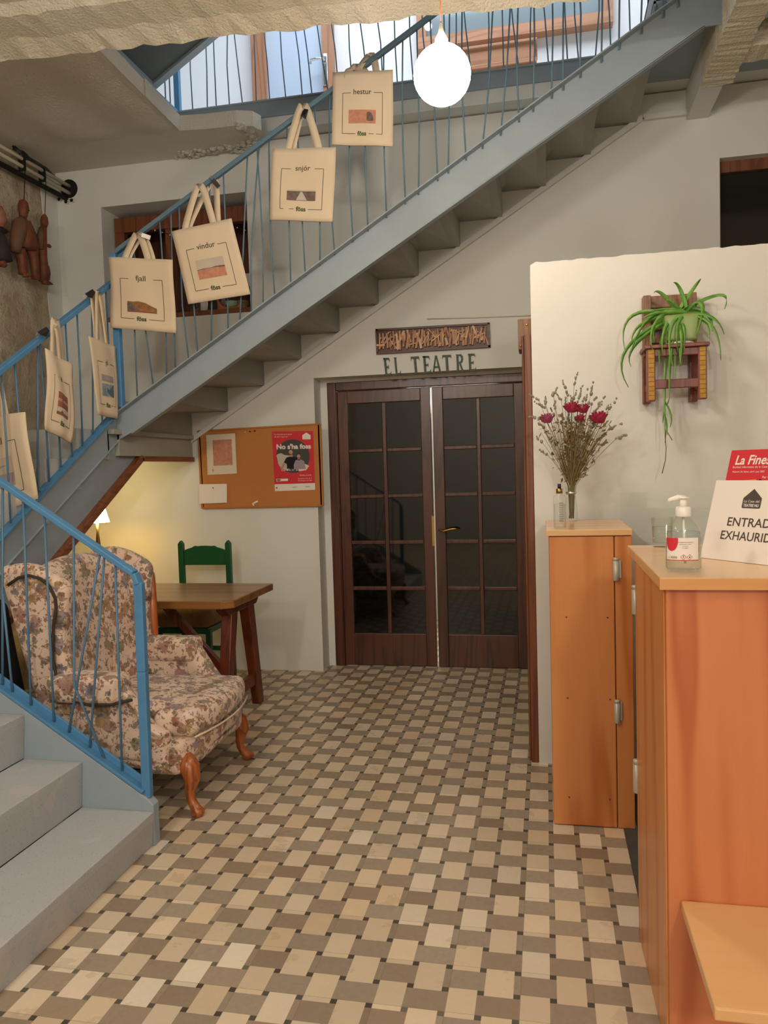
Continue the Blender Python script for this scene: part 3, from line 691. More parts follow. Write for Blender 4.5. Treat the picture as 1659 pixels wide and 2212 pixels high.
m.box(v0.x-.02, v0.x+.01, 1.9, 3.0, v0.z, v0.z+.1)
m.build('stringer', 'greyblue', uf)
# crate of boards on the gallery
c0 = at(1000, 170, 'y', 4.3); c1 = at(1156, 86, 'y', 4.3)
g = thing('wooden_crate', 'brown wooden box standing on the gallery behind the thin railing', 'box', (c0.x, 4.4, 4.0))
bevel(MB().box(c0.x-.1, c1.x, 4.3, 4.58, 4.36, c1.z).build('box_body', 'postx', g), .005)
bevel(MB().box(c0.x-.1, c1.x+.01, 4.28, 4.6, c1.z-.17, c1.z-.14).box(c0.x-.1, c1.x+.015, 4.28, 4.6, c1.z-.01, c1.z+.01).build('batten', 'postx', g), .003)
MB().box(c0.x, c0.x+.04, 4.32, 4.36, 4.0, 4.36).box(c1.x-.06, c1.x-.02, 4.32, 4.36, 4, 4.36).box(c0.x, c0.x+.04, 4.52, 4.56, 4.0, 4.36).box(c1.x-.06, c1.x-.02, 4.52, 4.56, 4, 4.36).build('support', 'postw', g)

# ================================================================== TOTE BAGS
def bilin(q):
    TL, TR, BR, BL = [V(p) for p in q]
    return lambda u, v: (BL*(1-u)+BR*u)*(1-v)+(TL*(1-u)+TR*u)*v
CLIPS = []
def tote(label, quad, word, pic, hang, strap, seed, amp=.006, word_on=True, back=.09):
    rnd = random.Random(seed)
    B = bilin(quad); TL, TR, BR, BL = [V(p) for p in quad]
    nrm = (TR-TL).cross(TL-BL).normalized()
    if nrm.dot(CAM-TL) < 0: nrm = -nrm
    ph = rnd.uniform(0, 6)
    def surf(u, v, off=0):
        e = math.sin(pi*min(max(u, 0), 1))**.5*math.sin(pi*min(max(v, 0), 1))**.4 if 0 < u < 1 and 0 < v < 1 else 0
        w = amp*(math.sin(5*v+ph+2*u)+.6*math.sin(9*u+ph*2+3*v))
        return B(u, v)+nrm*(w+off+.008*e)
    loc = B(.5, .5)
    t = thing('tote_bag', label, 'bag', loc, 'printed canvas bags hung on the stair rail')
    nu, nv = 14, 16
    mb = MB(); vs = []
    for j in range(nv+1):
        for i in range(nu+1): vs.append(surf(i/nu, j/nv))
    for j in range(nv+1):
        for i in range(nu+1):
            u, v = i/nu, j/nv; e = math.sin(pi*u)**.5*math.sin(pi*min(1, v*.9+.05))**.4 if 0 < u < 1 else 0
            w = amp*(math.sin(5*v+ph+2*u)+.6*math.sin(9*u+ph*2+3*v)); vs.append(B(u, v)+nrm*(w-.006-.012*max(0, e)))
    N = (nu+1)*(nv+1); fs = []
    for j in range(nv):
        for i in range(nu):
            a = j*(nu+1)+i; fs += [(a, a+1, a+nu+2, a+nu+1), (N+a, N+a+nu+1, N+a+nu+2, N+a+1)]
    ring = [i for i in range(nu+1)]+[j*(nu+1)+nu for j in range(1, nv+1)]+[nv*(nu+1)+i for i in range(nu-1, -1, -1)]+[j*(nu+1) for j in range(nv-1, 0, -1)]
    for a, b in zip(ring, ring[1:]+ring[:1]): fs.append((a, N+a, N+b, b))
    mb.add(vs, fs, True); body = mb.build('bag_body', 'canvas', t)
    W_, H_ = (TR-TL).length, (TL-BL).length
    pf = lambda x, y: surf(.5+x/W_, y/H_, .0012)
    k = W_/.38; ky = H_/.43
    def pfm(x, y): return pf(x*k, y*ky)
    # thin frame broken by the two words
    fr = MB(); x0, x1, y0, y1, lw = -.125, .125, .065, .305, .0032
    gap = .062 if len(word) > 4 else .045
    for (a, b, c, d_) in ((x0, y0, x0, y1), (x1, y0, x1, y1), (x0, y1, -gap-.01, y1), (gap+.01, y1, x1, y1), (x0, y0, -.042, y0), (.042, y0, x1, y0)): line(fr, pfm, a, b, c, d_, lw)
    fr.build('printed_frame', 'ink', body)
    wd = put_text(MB(), word, pfm, 0, .295, .044, bold=.0004); wd.build('printed_word', 'ink', body)
    ft = put_text(MB(), 'föss', pfm, 0, .054, .036, bold=.0014); ft.build('printed_logo', 'greenink', body)
    for (mname, pts) in pic:
        pm = MB()
        # split polygons into strips so they follow the cloth
        if len(pts) == 4 and isinstance(pts[0], (int, float)):
            a, b, c, d_ = pts; pm.sheet(lambda u, v, a=a, b=b, c=c, d_=d_, o=.0003*len(body.children): surf(.5+(a+(b-a)*u)*k/W_, (c+(d_-c)*v)*ky/H_, .001+o), 8, 5)
        else:
            o = .0003*len(body.children)
            up_, lo = pts          # two chains of equal length
            n = len(up_)
            vv = [surf(.5+p[0]*k/W_, p[1]*ky/H_, .001+o) for p in up_]+[surf(.5+p[0]*k/W_, p[1]*ky/H_, .001+o) for p in lo]
            pm.add(vv, [(i, i+1, n+i+1, n+i) for i in range(n-1)], True)
        pm.build('printed_picture', mname, body)
    side = (TR-TL).normalized(); upv = (TL-BL).normalized()
    hang = [V(h) for h in hang]
    for j, (u0, u1) in enumerate(strap):
        a = surf(u0, .99, 0)-nrm*(.004+.012*j); b = surf(u1, .99, 0)-nrm*(.004+.012*j); h = hang[min(j, len(hang)-1)]
        hh = h+nrm*(.0-.03*j)
        a2 = a.lerp(hh, .45)-side*.008+nrm*.004*rnd.uniform(-1, 1); b2 = b.lerp(hh, .45)+side*.010
        pts_ = [a-upv*.03, a, a2, hh-side*.02-upv*.015, hh+upv*.006, hh+side*.02-upv*.015, b2, b, b-upv*.03]
        # smooth
        q = []
        for i in range(len(pts_)-1):
            for s_ in (0, .5): q.append(pts_[i].lerp(pts_[i+1], s_))
        q.append(pts_[-1]); q = [q[0]]+[(q[i-1]+q[i]*2+q[i+1])/4 for i in range(1, len(q)-1)]+[q[-1]]
        MB().ribbon(q, side+nrm*.15*(1 if j else -.4), .040, .002).build('handle', 'canvas', t)
    return t
YG = 2.235
def qy(a, b, c, d, v=YG, ax='y'): return [at(*p, ax, v) for p in (a, b, c, d)]
pic_hestur = [('pink', (-.085, .085, .125, .205)), ('darkp', [[(.03, .19), (.045, .195), (.06, .185), (.07, .165)], [(.03, .14), (.045, .138), (.06, .14), (.07, .142)]])]
pic_snjor = [('darkp', (-.085, .085, .115, .175)), ('skyp', [[(-.006, .166), (0, .168), (.006, .166)], [(-.03, .117), (0, .117), (.034, .117)]]), ('skyp', (-.085, .085, .17, .178))]
pic_vindur = [('skyp', (-.085, .085, .125, .235)), ('pink', (-.085, .085, .125, .178)), ('darkp', [[(-.085, .18), (-.05, .183), (0, .181), (.03, .186), (.085, .184)], [(-.085, .176), (-.05, .178), (0, .179), (.03, .179), (.085, .177)]])]
pic_fjall = [('hill', [[(-.085, .17), (-.05, .168), (-.02, .172), (.02, .165), (.05, .15), (.085, .135)], [(-.085, .105)]+[(x_, .105) for x_ in (-.05, -.02, .02, .05, .085)]]), ('darkp', [[(-.085, .166), (-.06, .158), (-.03, .13), (-.01, .112)], [(-.085, .108), (-.06, .108), (-.03, .108), (-.01, .108)]]), ('wine', (-.085, .085, .105, .113))]
pic_is = [('bluep', (-.085, .085, .115, .16)), ('lilac', (-.085, .085, .20, .235)), ('bluep', (-.085, .085, .155, .185)), ('teal', [[(-.02, .162), (.03, .166), (.06, .182), (.085, .19)], [(-.02, .14), (.03, .12), (.06, .116), (.085, .116)]])]
pic_el = [('wine', (-.085, .085, .105, .225)), ('pink', (-.085, .085, .175, .19)), ('skyp', (-.085, .085, .12, .145)), ('darkp', [[(-.04, .19), (-.03, .195), (-.02, .19)], [(-.045, .12), (-.03, .12), (-.015, .12)]])]
pic_ull = [('skyp', (-.085, .085, .13, .235)), ('lilac', (-.085, .085, .1, .16)), ('bluep', [[(-.085, .19), (-.03, .198), (.02, .2), (.05, .198)], [(-.085, .185), (-.03, .187), (.02, .19), (.05, .196)]])]
tote('canvas tote bag printed hestur, topmost on the rail beside the glowing globe', qy((718, 155), (849, 152), (848, 316), (718, 313)), 'hestur', pic_hestur, [at(770, 142, 'y', YF-.04), at(797, 112, 'y', YF-.04)], [(.25, .55), (.4, .72)], 1)
tote('canvas tote bag printed snjór with a dark road picture', qy((588, 320), (725, 318), (719, 480), (582, 474)), 'snjór', pic_snjor, [at(655, 226, 'y', YF-.04)], [(.24, .74), (.30, .70)], 2)
tote('tilted canvas tote bag printed vindur with a pink field', qy((370, 500), (500, 472), (540, 635), (407, 657)), 'vindur', pic_vindur, [at(430, 400, 'y', YF-.04), at(455, 384, 'y', YF-.04)], [(.22, .70), (.26, .76)], 3, .003)
tote('canvas tote bag printed fjall with an ochre hill picture', qy((234, 555), (374, 562), (379, 719), (240, 708)), 'fjall', pic_fjall, [at(297, 505, 'y', YF-.04), at(302, 508, 'y', YF-.04)], [(.26, .62), (.3, .68)], 4, .008)
XB = -2.545
tote('narrow edge-on canvas tote bag with a blue seascape, between fjall and the red-brown one', qy((192, 726), (250, 748), (257, 905), (213, 895), XB, 'x'), 'jó', pic_is, [at(212, 632, 'x', XB)], [(.3, .7), (.34, .74)], 5, .005)
tote('rumpled canvas tote bag with a red-brown waterfall picture', qy((100, 752), (160, 788), (155, 957), (103, 927), XB, 'x'), 'eld', pic_el, [at(118, 702, 'x', XB), at(130, 690, 'x', XB)], [(.25, .6), (.35, .7)], 6, .012)
tote('canvas tote bag cut by the left photo edge with a lilac sea picture', [at(-85, 908, 'y', 1.42), at(54, 890, 'y', 1.32), at(80, 1077, 'y', 1.32), at(-65, 1130, 'y', 1.40)], 'jökull', pic_ull, [at(-22, 800, 'y', 1.30)], [(.32, .66), (.36, .70)], 7, .006)
def clip(p, ang, label, mm='blackm'):
    t = thing('rail_clip', label, 'clip', p)
    a = Matrix.Rotation(ang, 3, 'Y')
    def tr_(q): return V(p)+a @ V(q)
    m = MB(); m.hexa([tr_(q) for q in ((-.012, -.028, -.022), (.012, -.028, -.022), (.012, .02, -.022), (-.012, .02, -.022), (-.012, -.006, .022), (.012, -.006, .022), (.012, 0, .022), (-.012, 0, .022))]); m.build('clip_body', mm, t)
    MB().tube([tr_((-.008, -.02, -.02)), tr_((-.008, -.03, -.045)), tr_((.008, -.03, -.045)), tr_((.008, -.02, -.02))], .0015, 6).build('wire_lever', 'steel', t)
clip(at(660, 245, 'y', YF-.045), .3, 'dark clip holding the snjór bag to the rail')
clip(at(468, 398, 'y', YF-.045), 2.5, 'dark clip beside the vindur bag handles')
clip(at(318, 512, 'y', YF-.045), 1.9, 'pale clip beside the fjall bag handles', 'whitep')
clip(at(198, 634, 'x', XB), .9, 'black binder clip above the seascape bag')
clip(at(98, 716, 'x', XB), .9, 'black binder clip above the red-brown picture bag')

# ================================================================== PENDANT
p = thing('pendant_lamp', 'glowing globe pendant hanging on a thin cord in front of the stairs', 'lamp', LAMP_POS)
GR = .104
MB().ball(LAMP_POS, GR, 16).build('globe', mat('glowing_globe', 'fff2dc', .4, emit='fff0da', estr=92), p)
MB().lathe([(.024, GR-.012), (.024, GR+.02), (.012, GR+.045), (.004, GR+.08)], LAMP_POS, 16).build('lamp_holder', 'whitep', p)
MB().tube([LAMP_POS+V((0, 0, GR+.08)), V((LAMP_POS.x, LAMP_POS.y, 3.705))], .003, 6).build('cord', 'brown', p)

# ================================================================== NOOK: LAMP, BOARD, TABLE, CHAIRS
lp = V((-3.13, 2.88, 0))
t = thing('table_lamp', 'small lit lamp with a cream shade in the nook under the stairs', 'lamp', lp)
LZ = 1.155
MB().lathe([(.085, LZ), (.05, LZ+.13), (.048, LZ+.13), (.083, LZ)], lp, 24).build('lamp_shade', mat('glowing_shade', 'fff0c0', .8, emit='ffdf96', estr=16), t)
MB().lathe([(.07, .80), (.07, .815), (.02, .83), (.012, .9), (.018, 1.0), (.010, 1.08), (.010, LZ+.05)], lp, 16).build('lamp_stem', 'brass', t)
light('nook_lamp_light', 'POINT', (lp.x, lp.y, LZ+.04), 78, (1, .85, .50), .04)
s = thing('side_table', 'small dark side table carrying the nook lamp', 'table', lp)
MB().box(lp.x-.2, lp.x+.2, lp.y-.2, lp.y+.2, .77, .80).build('table_top', 'tleg', s)
for a in (-1, 1):
    for b in (-1, 1): MB().box(lp.x+a*.17-.02, lp.x+a*.17+.02, lp.y+b*.17-.02, lp.y+b*.17+.02, 0, .77).build('leg', 'tleg', s)

b = thing('cork_board', 'cork noticeboard on the wall left of the double door', 'board', (-2.05, YB, 1.5))
MB().hexa([(-2.515, YB-.018, 1.222), (-1.588, YB-.018, 1.222), (-1.588, YB, 1.222), (-2.515, YB, 1.222), (-2.525, YB-.018, 1.795), (-1.59, YB-.018, 1.812), (-1.59, YB, 1.812), (-2.525, YB, 1.795)]).build('cork_panel', 'cork', b)
bevel(MB().bar((-2.52, YB-.012, 1.222), (-1.588, YB-.012, 1.222), .026, .012).bar((-2.525, YB-.012, 1.797), (-1.588, YB-.012, 1.812), .026, .012).bar((-2.52, YB-.012, 1.22), (-2.526, YB-.012, 1.8), .012, .026).bar((-1.588, YB-.012, 1.22), (-1.59, YB-.012, 1.812), .012, .026).build('board_frame', mat('thin_orange_frame', 'b07030', .6), b), .002)
yb = YB-.019
# poster
q = [at(587, 932, 'y', yb), at(676, 931, 'y', yb), at(681, 1058, 'y', yb), at(594, 1061, 'y', yb)]
q[0] = V((q[0].x, yb, q[0].z)); Bq = bilin(q); Wp = (q[1]-q[0]).length; Hp = (q[0]-q[3]).length
P_ = lambda x, y, d=0: Bq(x, y)+V((0, -.0006-d, 0))
t = thing('poster', 'red theatre poster reading No s\'ha foss with two people in a round photo', 'poster', Bq(.5, .5))
m = MB().sheet(lambda u, v: Bq(u, v)+V((0, -.0004, 0)), 4, 6).sheet(lambda u, v: Bq(u, v), 4, 6); m.build('poster_sheet', 'red', t)
f1 = lambda x, y: P_(x, y, .0004); f2 = lambda x, y: P_(x, y, .0008); f3 = lambda x, y: P_(x, y, .0012); f4 = lambda x, y: P_(x, y, .0016)
rect(MB(), f1, 0, 1, 0, .115).build('white_strip', 'white', t)
disc(MB(), f1, .49, .58, .41, .285, 40).build('round_photo', mat('dark_slope_photo', '43413a', .6), t)
poly(MB(), f2, [(.085, .60), (.12, .62), (.2, .635), (.3, .60), (.47, .59), (.47, .42), (.35, .335), (.2, .37), (.12, .45)]).build('snow_field', mat('pale_snow_print', 'b9b2a2', .6), t)
poly(MB(), f2, [(.70, .47), (.88, .41), (.80, .34), (.62, .32), (.60, .42)]).build('snow_field', 'paper', t)
m = MB(); poly(m, f3, [(.26, .48), (.33, .56), (.47, .585), (.60, .55), (.60, .37), (.33, .37), (.33, .45)]); m.build('figure_in_dark_shirt', 'black', t)
skin = mat('printed_skin', 'b98a74', .7)
m = MB(); disc(m, f4, .44, .645, .05, .042, 16); poly(m, f4, [(.42, .61), (.48, .61), (.49, .57), (.40, .57)]); poly(m, f4, [(.26, .48), (.31, .46), (.22, .37), (.16, .37)]); disc(m, f4, .63, .575, .042, .036, 16); poly(m, f4, [(.60, .55), (.66, .55), (.66, .51), (.60, .51)]); m.build('faces_and_arms', skin, t)
poly(MB(), f4, [(.50, .43), (.55, .51), (.66, .53), (.76, .49), (.79, .36), (.50, .36)]).build('figure_in_lilac_shirt', mat('printed_lilac_shirt', '9c8b9a', .7), t)
m = MB(); poly(m, f3, [(.58, .57), (.60, .62), (.65, .625), (.68, .59), (.68, .53), (.58, .53)]); poly(m, f4, [(.39, .64), (.44, .62), (.47, .60), (.40, .60)]); m.build('hair', 'blackm', t)
m = MB(); put_text(m, "No s'ha foss", lambda x, y: f4(.52+x, .705+y*(Wp/Hp)), 0, 0, .155, .84, 0, .006)
put_text(m, '"La mentida és el vestit', lambda x, y: f4(.27+x, .94+y*(Wp/Hp)), 0, 0, .045, .44); put_text(m, 'de dalt a que riu."', lambda x, y: f4(.23+x, .90+y*(Wp/Hp)), 0, 0, .045, .34)
poly(m, f4, [(.74, .86), (.94, .86), (.94, .93), (.84, .975), (.74, .93)])
put_text(m, 'Del 8 al 31 de gener', lambda x, y: f4(.5+x, .335+y*(Wp/Hp)), 0, 0, .05, .62); put_text(m, 'Entrades a la venda', lambda x, y: f4(.78+x, .245+y*(Wp/Hp)), 0, 0, .045, .28)
put_text(m, 'Dissabtes a les 21 h', lambda x, y: f4(.76+x, .19+y*(Wp/Hp)), 0, 0, .035, .34); put_text(m, 'Diumenges a les 18 h', lambda x, y: f4(.76+x, .155+y*(Wp/Hp)), 0, 0, .035, .34)
rect(m, f2, .05, .34, .165, .205); m.build('white_lettering', 'white', t)
m = MB(); disc(m, f4, .11, .185, .055, .013, 20); disc(m, f4, .05, .055, .025, .01, 12)
for x_ in (.5, .82): put_text(m, 'teatre', lambda x, y: f4(x_+x, .05+y*(Wp/Hp)), 0, 0, .045, .12)
m.build('small_logos', 'ink2', t)
# calendar sheet, note, pins
q2 = bilin([at(446, 940, 'y', yb), at(508, 936, 'y', yb), at(512, 1023, 'y', yb), at(449, 1026, 'y', yb)])
t = thing('calendar_sheet', 'cream ring-bound sheet with a faded pink picture pinned on the cork board', 'paper', q2(.5, .5))
MB().sheet(lambda u, v: q2(u, v)+V((0, -.001, 0)), 3, 3).sheet(lambda u, v: q2(u, v)+V((0, -.006, 0)), 3, 3).build('sheet', 'paper', t)
rect(MB(), lambda x, y: q2(x, y)+V((0, -.007, 0)), .22, .88, .22, .86).build('picture', 'pink', t)
m = MB()
for k in range(14): m.tube([q2(-.02, .04+.07*k)+V((0, -.004, 0)), q2(.03, .05+.07*k)+V((0, -.010, 0))], .002, 5)
m.build('ring_binding', 'pipe', t)
m = MB(); put_text(m, '6', lambda x, y: q2(.2+x, .08+y)+V((0, -.0072, 0)), 0, 0, .12); m.build('number', 'red', t)
q3 = bilin([at(430, 1046, 'y', yb-.01), at(490, 1045, 'y', yb-.01), at(490, 1086, 'y', yb-.01), at(430, 1088, 'y', yb-.01)])
t = thing('note_paper', 'blank white note overlapping the lower left edge of the cork board', 'paper', q3(.5, .5))
m = MB().sheet(lambda u, v: q3(u, v)+V((0, -.004*math.sin(pi*u), 0)), 6, 3); m.sheet(lambda u, v: q3(u, v)+V((0, .001-.004*math.sin(pi*u), 0)), 6, 3); m.build('sheet', 'white', t)
MB().ball(q3(.52, .8)+V((0, -.008, 0)), .004, 6).build('pin', 'blackm', t)
for i, (x_, y_, mm, la) in enumerate(((541, 932, 'blackm', 'dark push pin near the board\'s top edge, left of its twin'), (551, 931, 'blackm', 'dark push pin near the board\'s top edge, closest to the poster'), (531, 934, 'whitep', 'pale push pin near the board\'s top edge'))):
    pp = at(x_, y_, 'y', yb); o = tag(MB().lathe([(.005, 0), (.004, .004), (.003, .010), (.005, .014)], (0, 0, 0), 10).build('push_pin', mm), la, 'pin', 'push pins on the cork board')
    o.location = pp+V((0, -.001, 0)); o.rotation_euler = (pi/2, 0, 0)
pp = at(552, 1086, 'y', yb)
t = thing('key_tag', 'small white key tag pinned low on the cork board', 'tag', pp)
MB().bar(pp+V((-.022, -.004, -.008)), pp+V((.02, -.004, .012)), .004, .012, (0, 0, 1)).bar(pp+V((-.022, -.006, -.008)), pp+V((-.01, -.006, -.02)), .004, .01).build('tag_card', 'white', t); MB().ball(pp+V((.026, -.004, -.004)), .003, 5).build('pin', 'orangep', t)

# table
t = thing('wooden_table', 'walnut refectory table with splayed legs behind the floral armchair', 'table', (-2.3, 2.27, 0))
TX0, TX1, TY0, TY1 = -2.98, -1.73, 1.925, 2.62
bevel(MB().prism([(TX0, TY0, .715), (TX1-.06, TY0, .715), (TX1, TY0+.05, .715), (TX1, TY1, .715), (TX0, TY1, .715)], (0, 0, .045)).build('table_top', 'table', t), .006)
for x_ in (-1.83, -2.86):
    c = MB().prism([(x_-.035, TY0+.06, .715), (x_-.035, TY1-.06, .715), (x_-.035, TY1-.10, .70), (x_-.035, TY1-.10, .685), (x_-.035, TY1-.14, .655), (x_-.035, TY0+.14, .655), (x_-.035, TY0+.10, .685), (x_-.035, TY0+.10, .70)], (.07, 0, 0))
    bevel(c.build('leg_cleat', 'tleg', t), .004)
    for (yt, yf) in ((2.40, 2.535), (2.14, 2.0)):
        bevel(MB().hexa([(x_-.028, yf-.035, 0), (x_+.028, yf-.035, 0), (x_+.028, yf+.035, 0), (x_-.028, yf+.035, 0), (x_-.034, yt-.045, .66), (x_+.034, yt-.045, .66), (x_+.034, yt+.045, .66), (x_-.034, yt+.045, .66)]).build('leg', 'tleg', t), .005)
    bevel(MB().box(x_-.018, x_+.018, 2.0, 2.53, .14, .21).build('stretcher', 'tleg', t), .004)
bevel(MB().bar((-2.33, 2.27, .70), (-1.84, 2.27, .17), .035, .05).bar((-2.37, 2.27, .70), (-2.85, 2.27, .17), .035, .05).build('brace', 'tleg', t), .004)
# green chair, its back to the wall
gx0, gx1, gy = -2.60, -2.235, 3.08
t = thing('green_chair', 'dark green ladder-back chair behind the walnut table', 'chair', (-2.42, 2.9, 0))
for x_ in (gx0, gx1):
    c = MB().prism([(x_-.02, gy, 0), (x_+.02, gy, 0), (x_+.02, gy, .975), (x_, gy, 1.0), (x_-.02, gy, .975)], (0, .035, 0)); bevel(c.build('leg', 'green', t), .004)
    bevel(MB().box(x_-.018, x_+.018, 2.70, 2.736, 0, .43).build('leg', 'green', t), .004)
top_ = [(gx0+.02+(gx1-gx0-.04)*i/24, gy+.008, .925+.035*math.sin(pi*i/24)**.8+(.006 if abs(i-12) in (5, 6) else 0)) for i in range(25)]
bevel(MB().prism([(gx0+.02, gy+.008, .82)]+top_+[(gx1-.02, gy+.008, .82)], (0, .018, 0)).build('backrest', 'green', t), .002)
MB().box(gx0, gx1, 2.71, 3.10, .40, .44).build('seat', 'green', t); [MB().box(gx0, gx1, a_, b_, .2, .23).build('stretcher', 'green', t) for a_, b_ in ((2.712, 2.73), (3.085, 3.1))]
c = tag(MB().rbox(gx0-.04, gx1+.04, 2.66, 3.06, .442, .585, .065, 4).build('seat_cushion', 'cushion'), 'brown striped cushion on the green chair', 'cushion')
# bentwood chair, its hooped back between armchair and table
t = thing('bentwood_chair', 'orange bentwood chair with a hooped back half hidden behind the floral armchair', 'chair', (-2.2, 1.9, 0))
hc = V((-2.14, 1.80, 0)); hd = V((-.50, .86, 0)).normalized(); hf = V((-1, .05, 0)).normalized()
pts_ = []
for i in range(21):
    a = pi*i/20; r = .15
    pts_.append(hc+hd*(-math.cos(a))*r+V((0, 0, .68+.25*math.sin(a)**.75)))
q = [hc-hd*.135+V((0, 0, .44)), hc-hd*.145+V((0, 0, .56))]+pts_+[hc+hd*.145+V((0, 0, .56)), hc+hd*.135+V((0, 0, .44))]
MB().tube(q, .024, 10).build('hoop_back', 'hoop', t)
MB().tube([hc-hd*.13+V((0, 0, .52)), hc+hd*.13+V((0, 0, .52))], .014, 8).build('back_rail', 'tleg', t)
MB().lathe([(.001, .43), (.17, .43), (.175, .445), (.17, .46), (.001, .46)], hc+hf*.17, 24).build('seat', 'hoop', t)
for s_ in (-1, 1):
    MB().tube([hc+hd*.135*s_+V((0, 0, .45)), hc+hd*.15*s_-hf*.02], [.018, .013], 8).build('leg', 'hoop', t)
    MB().tube([hc+hf*.29+hd*.09*s_+V((0, 0, .43)), hc+hf*.32+hd*.12*s_], [.018, .013], 8).build('leg', 'hoop', t)

# armchair
t = thing('armchair', 'floral wing armchair with cabriole legs beside the lower stair flight', 'armchair', (-1.9, 1.28, 0))
def bow(P):   # front of the seat bulges
    u = (P.y-1.26)/.34
    if P.x > -1.75: P = V((P.x+.06*(1-min(1, u*u)), P.y, P.z))
    return P
def sway(P): return V((P.x-.10*max(0, (P.z-.4))/.6, P.y, P.z))
base = MB().rbox(-2.17, -1.55, .90, 1.635, .20, .335, .035, 5, lambda P: bow(V((P.x, P.y, P.z+(.02 if P.z < .25 else 0)*math.cos((P.y-1.26)/.34*pi)*(1 if P.x > -1.75 else 0))))).build('seat_base', 'floral', t)
def puff(P):
    P = bow(P); u = (P.y-1.26)/.3; w = (P.x+1.85)/.35
    if P.z > .39: P = V((P.x, P.y, P.z+.022*max(0, 1-u*u)*max(0, 1-w*w)))
    return P
sc = MB().rbox(-2.12, -1.55, 1.0, 1.54, .33, .452, .045, 5, puff).rbox(-1.72, -1.525, .95, 1.59, .33, .448, .045, 5, puff).build('seat_cushion', 'floral', t)
def backf(P):
    u = (P.y-1.27)/.34; zz = max(0, P.z-.45)
    x_ = P.x-.16*zz+.045*(u*u)*(1 if P.x > -2.22 else 0)
    z_ = P.z+(.055*(1-u*u) if P.z > .95 else 0)+(0.03*max(0, 1-abs(abs(u)-.95)*8) if P.z > .95 else 0)
    return V((x_, P.y, z_))
MB().rbox(-2.24, -2.10, .93, 1.61, .33, 1.05, .07, 6, backf).build('backrest', 'floral', t)
for s_, (ya, yb_) in ((-1, (.885, .965)), (1, (1.575, 1.655))):
    def wing(P, s_=s_, ya=ya, yb_=yb_):
        # front edge curves back as it rises, then rolls out at the top
        z = P.z; f = (P.x+2.34)/.30
        front = -2.02-.04*math.sin((z-.45)*5)-.02*(z-.5)
        back_ = -2.20-.27*max(0, z-.4)
        x_ = back_+(front-back_)*f
        zt = z
        if z > .9: zt = z-.16*max(0, f-.35)**1.5+.02*math.sin(f*3)
        return V((x_, P.y+s_*.014*math.sin(max(0, (z-.5))*3)*f, zt))
    MB().rbox(-2.34, -2.04, ya, yb_, .42, 1.09, .034, 6, wing).build('wing', 'floral', t)
    def arm(P, s_=s_):
        f = (P.x+2.1)/.45; z = P.z; top = .62 if True else 0
        g = min(1, max(0, (P.x+1.84)/.20)); z_ = .24+(P.z-.24)*(1-.60*g*g*(3-2*g))
        out = .025*s_*max(0, min(1, (P.z-.5)*10)); return V((P.x, P.y+out, z_+.015*math.sin(f*3)))
    MB().rbox(-2.16, -1.60, ya+.005, yb_+.0, .22, .60, .040, 6, arm).build('arm', 'floral', t)
    MB().rbox(-2.14, -1.79, ya-.05 if s_ < 0 else ya-.01, yb_+.01 if s_ < 0 else yb_+.05, .50, .625, .035, 6).build('arm_roll', 'floral', t)
# braided piping
br = MB()
wingpts = [at(x_, y_, 'y', .862 if y_ < 1480 else .845) for x_, y_ in ((17, 1264), (40, 1248), (62, 1243), (88, 1250), (108, 1268), (119, 1292), (121, 1315), (116, 1345), (113, 1390), (115, 1425), (121, 1460), (128, 1485), (136, 1500), (160, 1514), (195, 1523), (240, 1522), (285, 1512))]
MB().tube(wingpts, .007, 6).build('braided_piping', mat('dark_braid', '4a3c2e', .8, '2e261e', 200, 1), t)
MB().tube([bow(V((-1.525, y_, .338))) + V((.006, 0, 0)) for y_ in [.96+.62*i/10 for i in range(11)]], .005, 6).build('seat_piping', mat('cream_piping', 'cdbba2', .8), t)
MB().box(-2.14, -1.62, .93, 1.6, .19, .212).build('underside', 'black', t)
for (fx, fy, dx, dy) in ((-1.485, .935, 1, -1), (-1.515, 1.60, 1, 1), (-2.22, .98, -1, -1), (-2.22, 1.55, -1, 1)):
    kx, ky = fx-.075*dx, fy-.03*dy
    pts_ = [(kx-.01*dx, ky, .235), (kx+.03*dx, ky+.01*dy, .20), (kx+.042*dx, ky+.018*dy, .16), (kx+.03*dx, ky+.016*dy, .11), (kx+.028*dx, ky+.014*dy, .07), (kx+.05*dx, ky+.02*dy, .035), (fx-.008*dx, fy, .016), (fx, fy, .003)]
    MB().tube(pts_, [.05, .045, .036, .024, .019, .022, .030, .024], 12).build('leg', 'chairleg', t)
# dark bag leaning behind it
t = thing('soft_case', 'black soft bag standing between the armchair and the stairs', 'bag', (-2.53, .95, 0))
MB().rbox(-2.52, -2.27, .78, 1.0, .0, .95, .06, 6, lambda P: V((P.x-.10*P.z+.02*math.sin(P.y*12), P.y+.02*math.sin(P.z*5), P.z))).build('bag_body', 'black', t)
MB().ribbon([(-2.44, .775, .3), (-2.46, .75, .45), (-2.47, .75, .6), (-2.48, .775, .72)], (1, 0, 0), .03).build('strap', 'blackm', t)

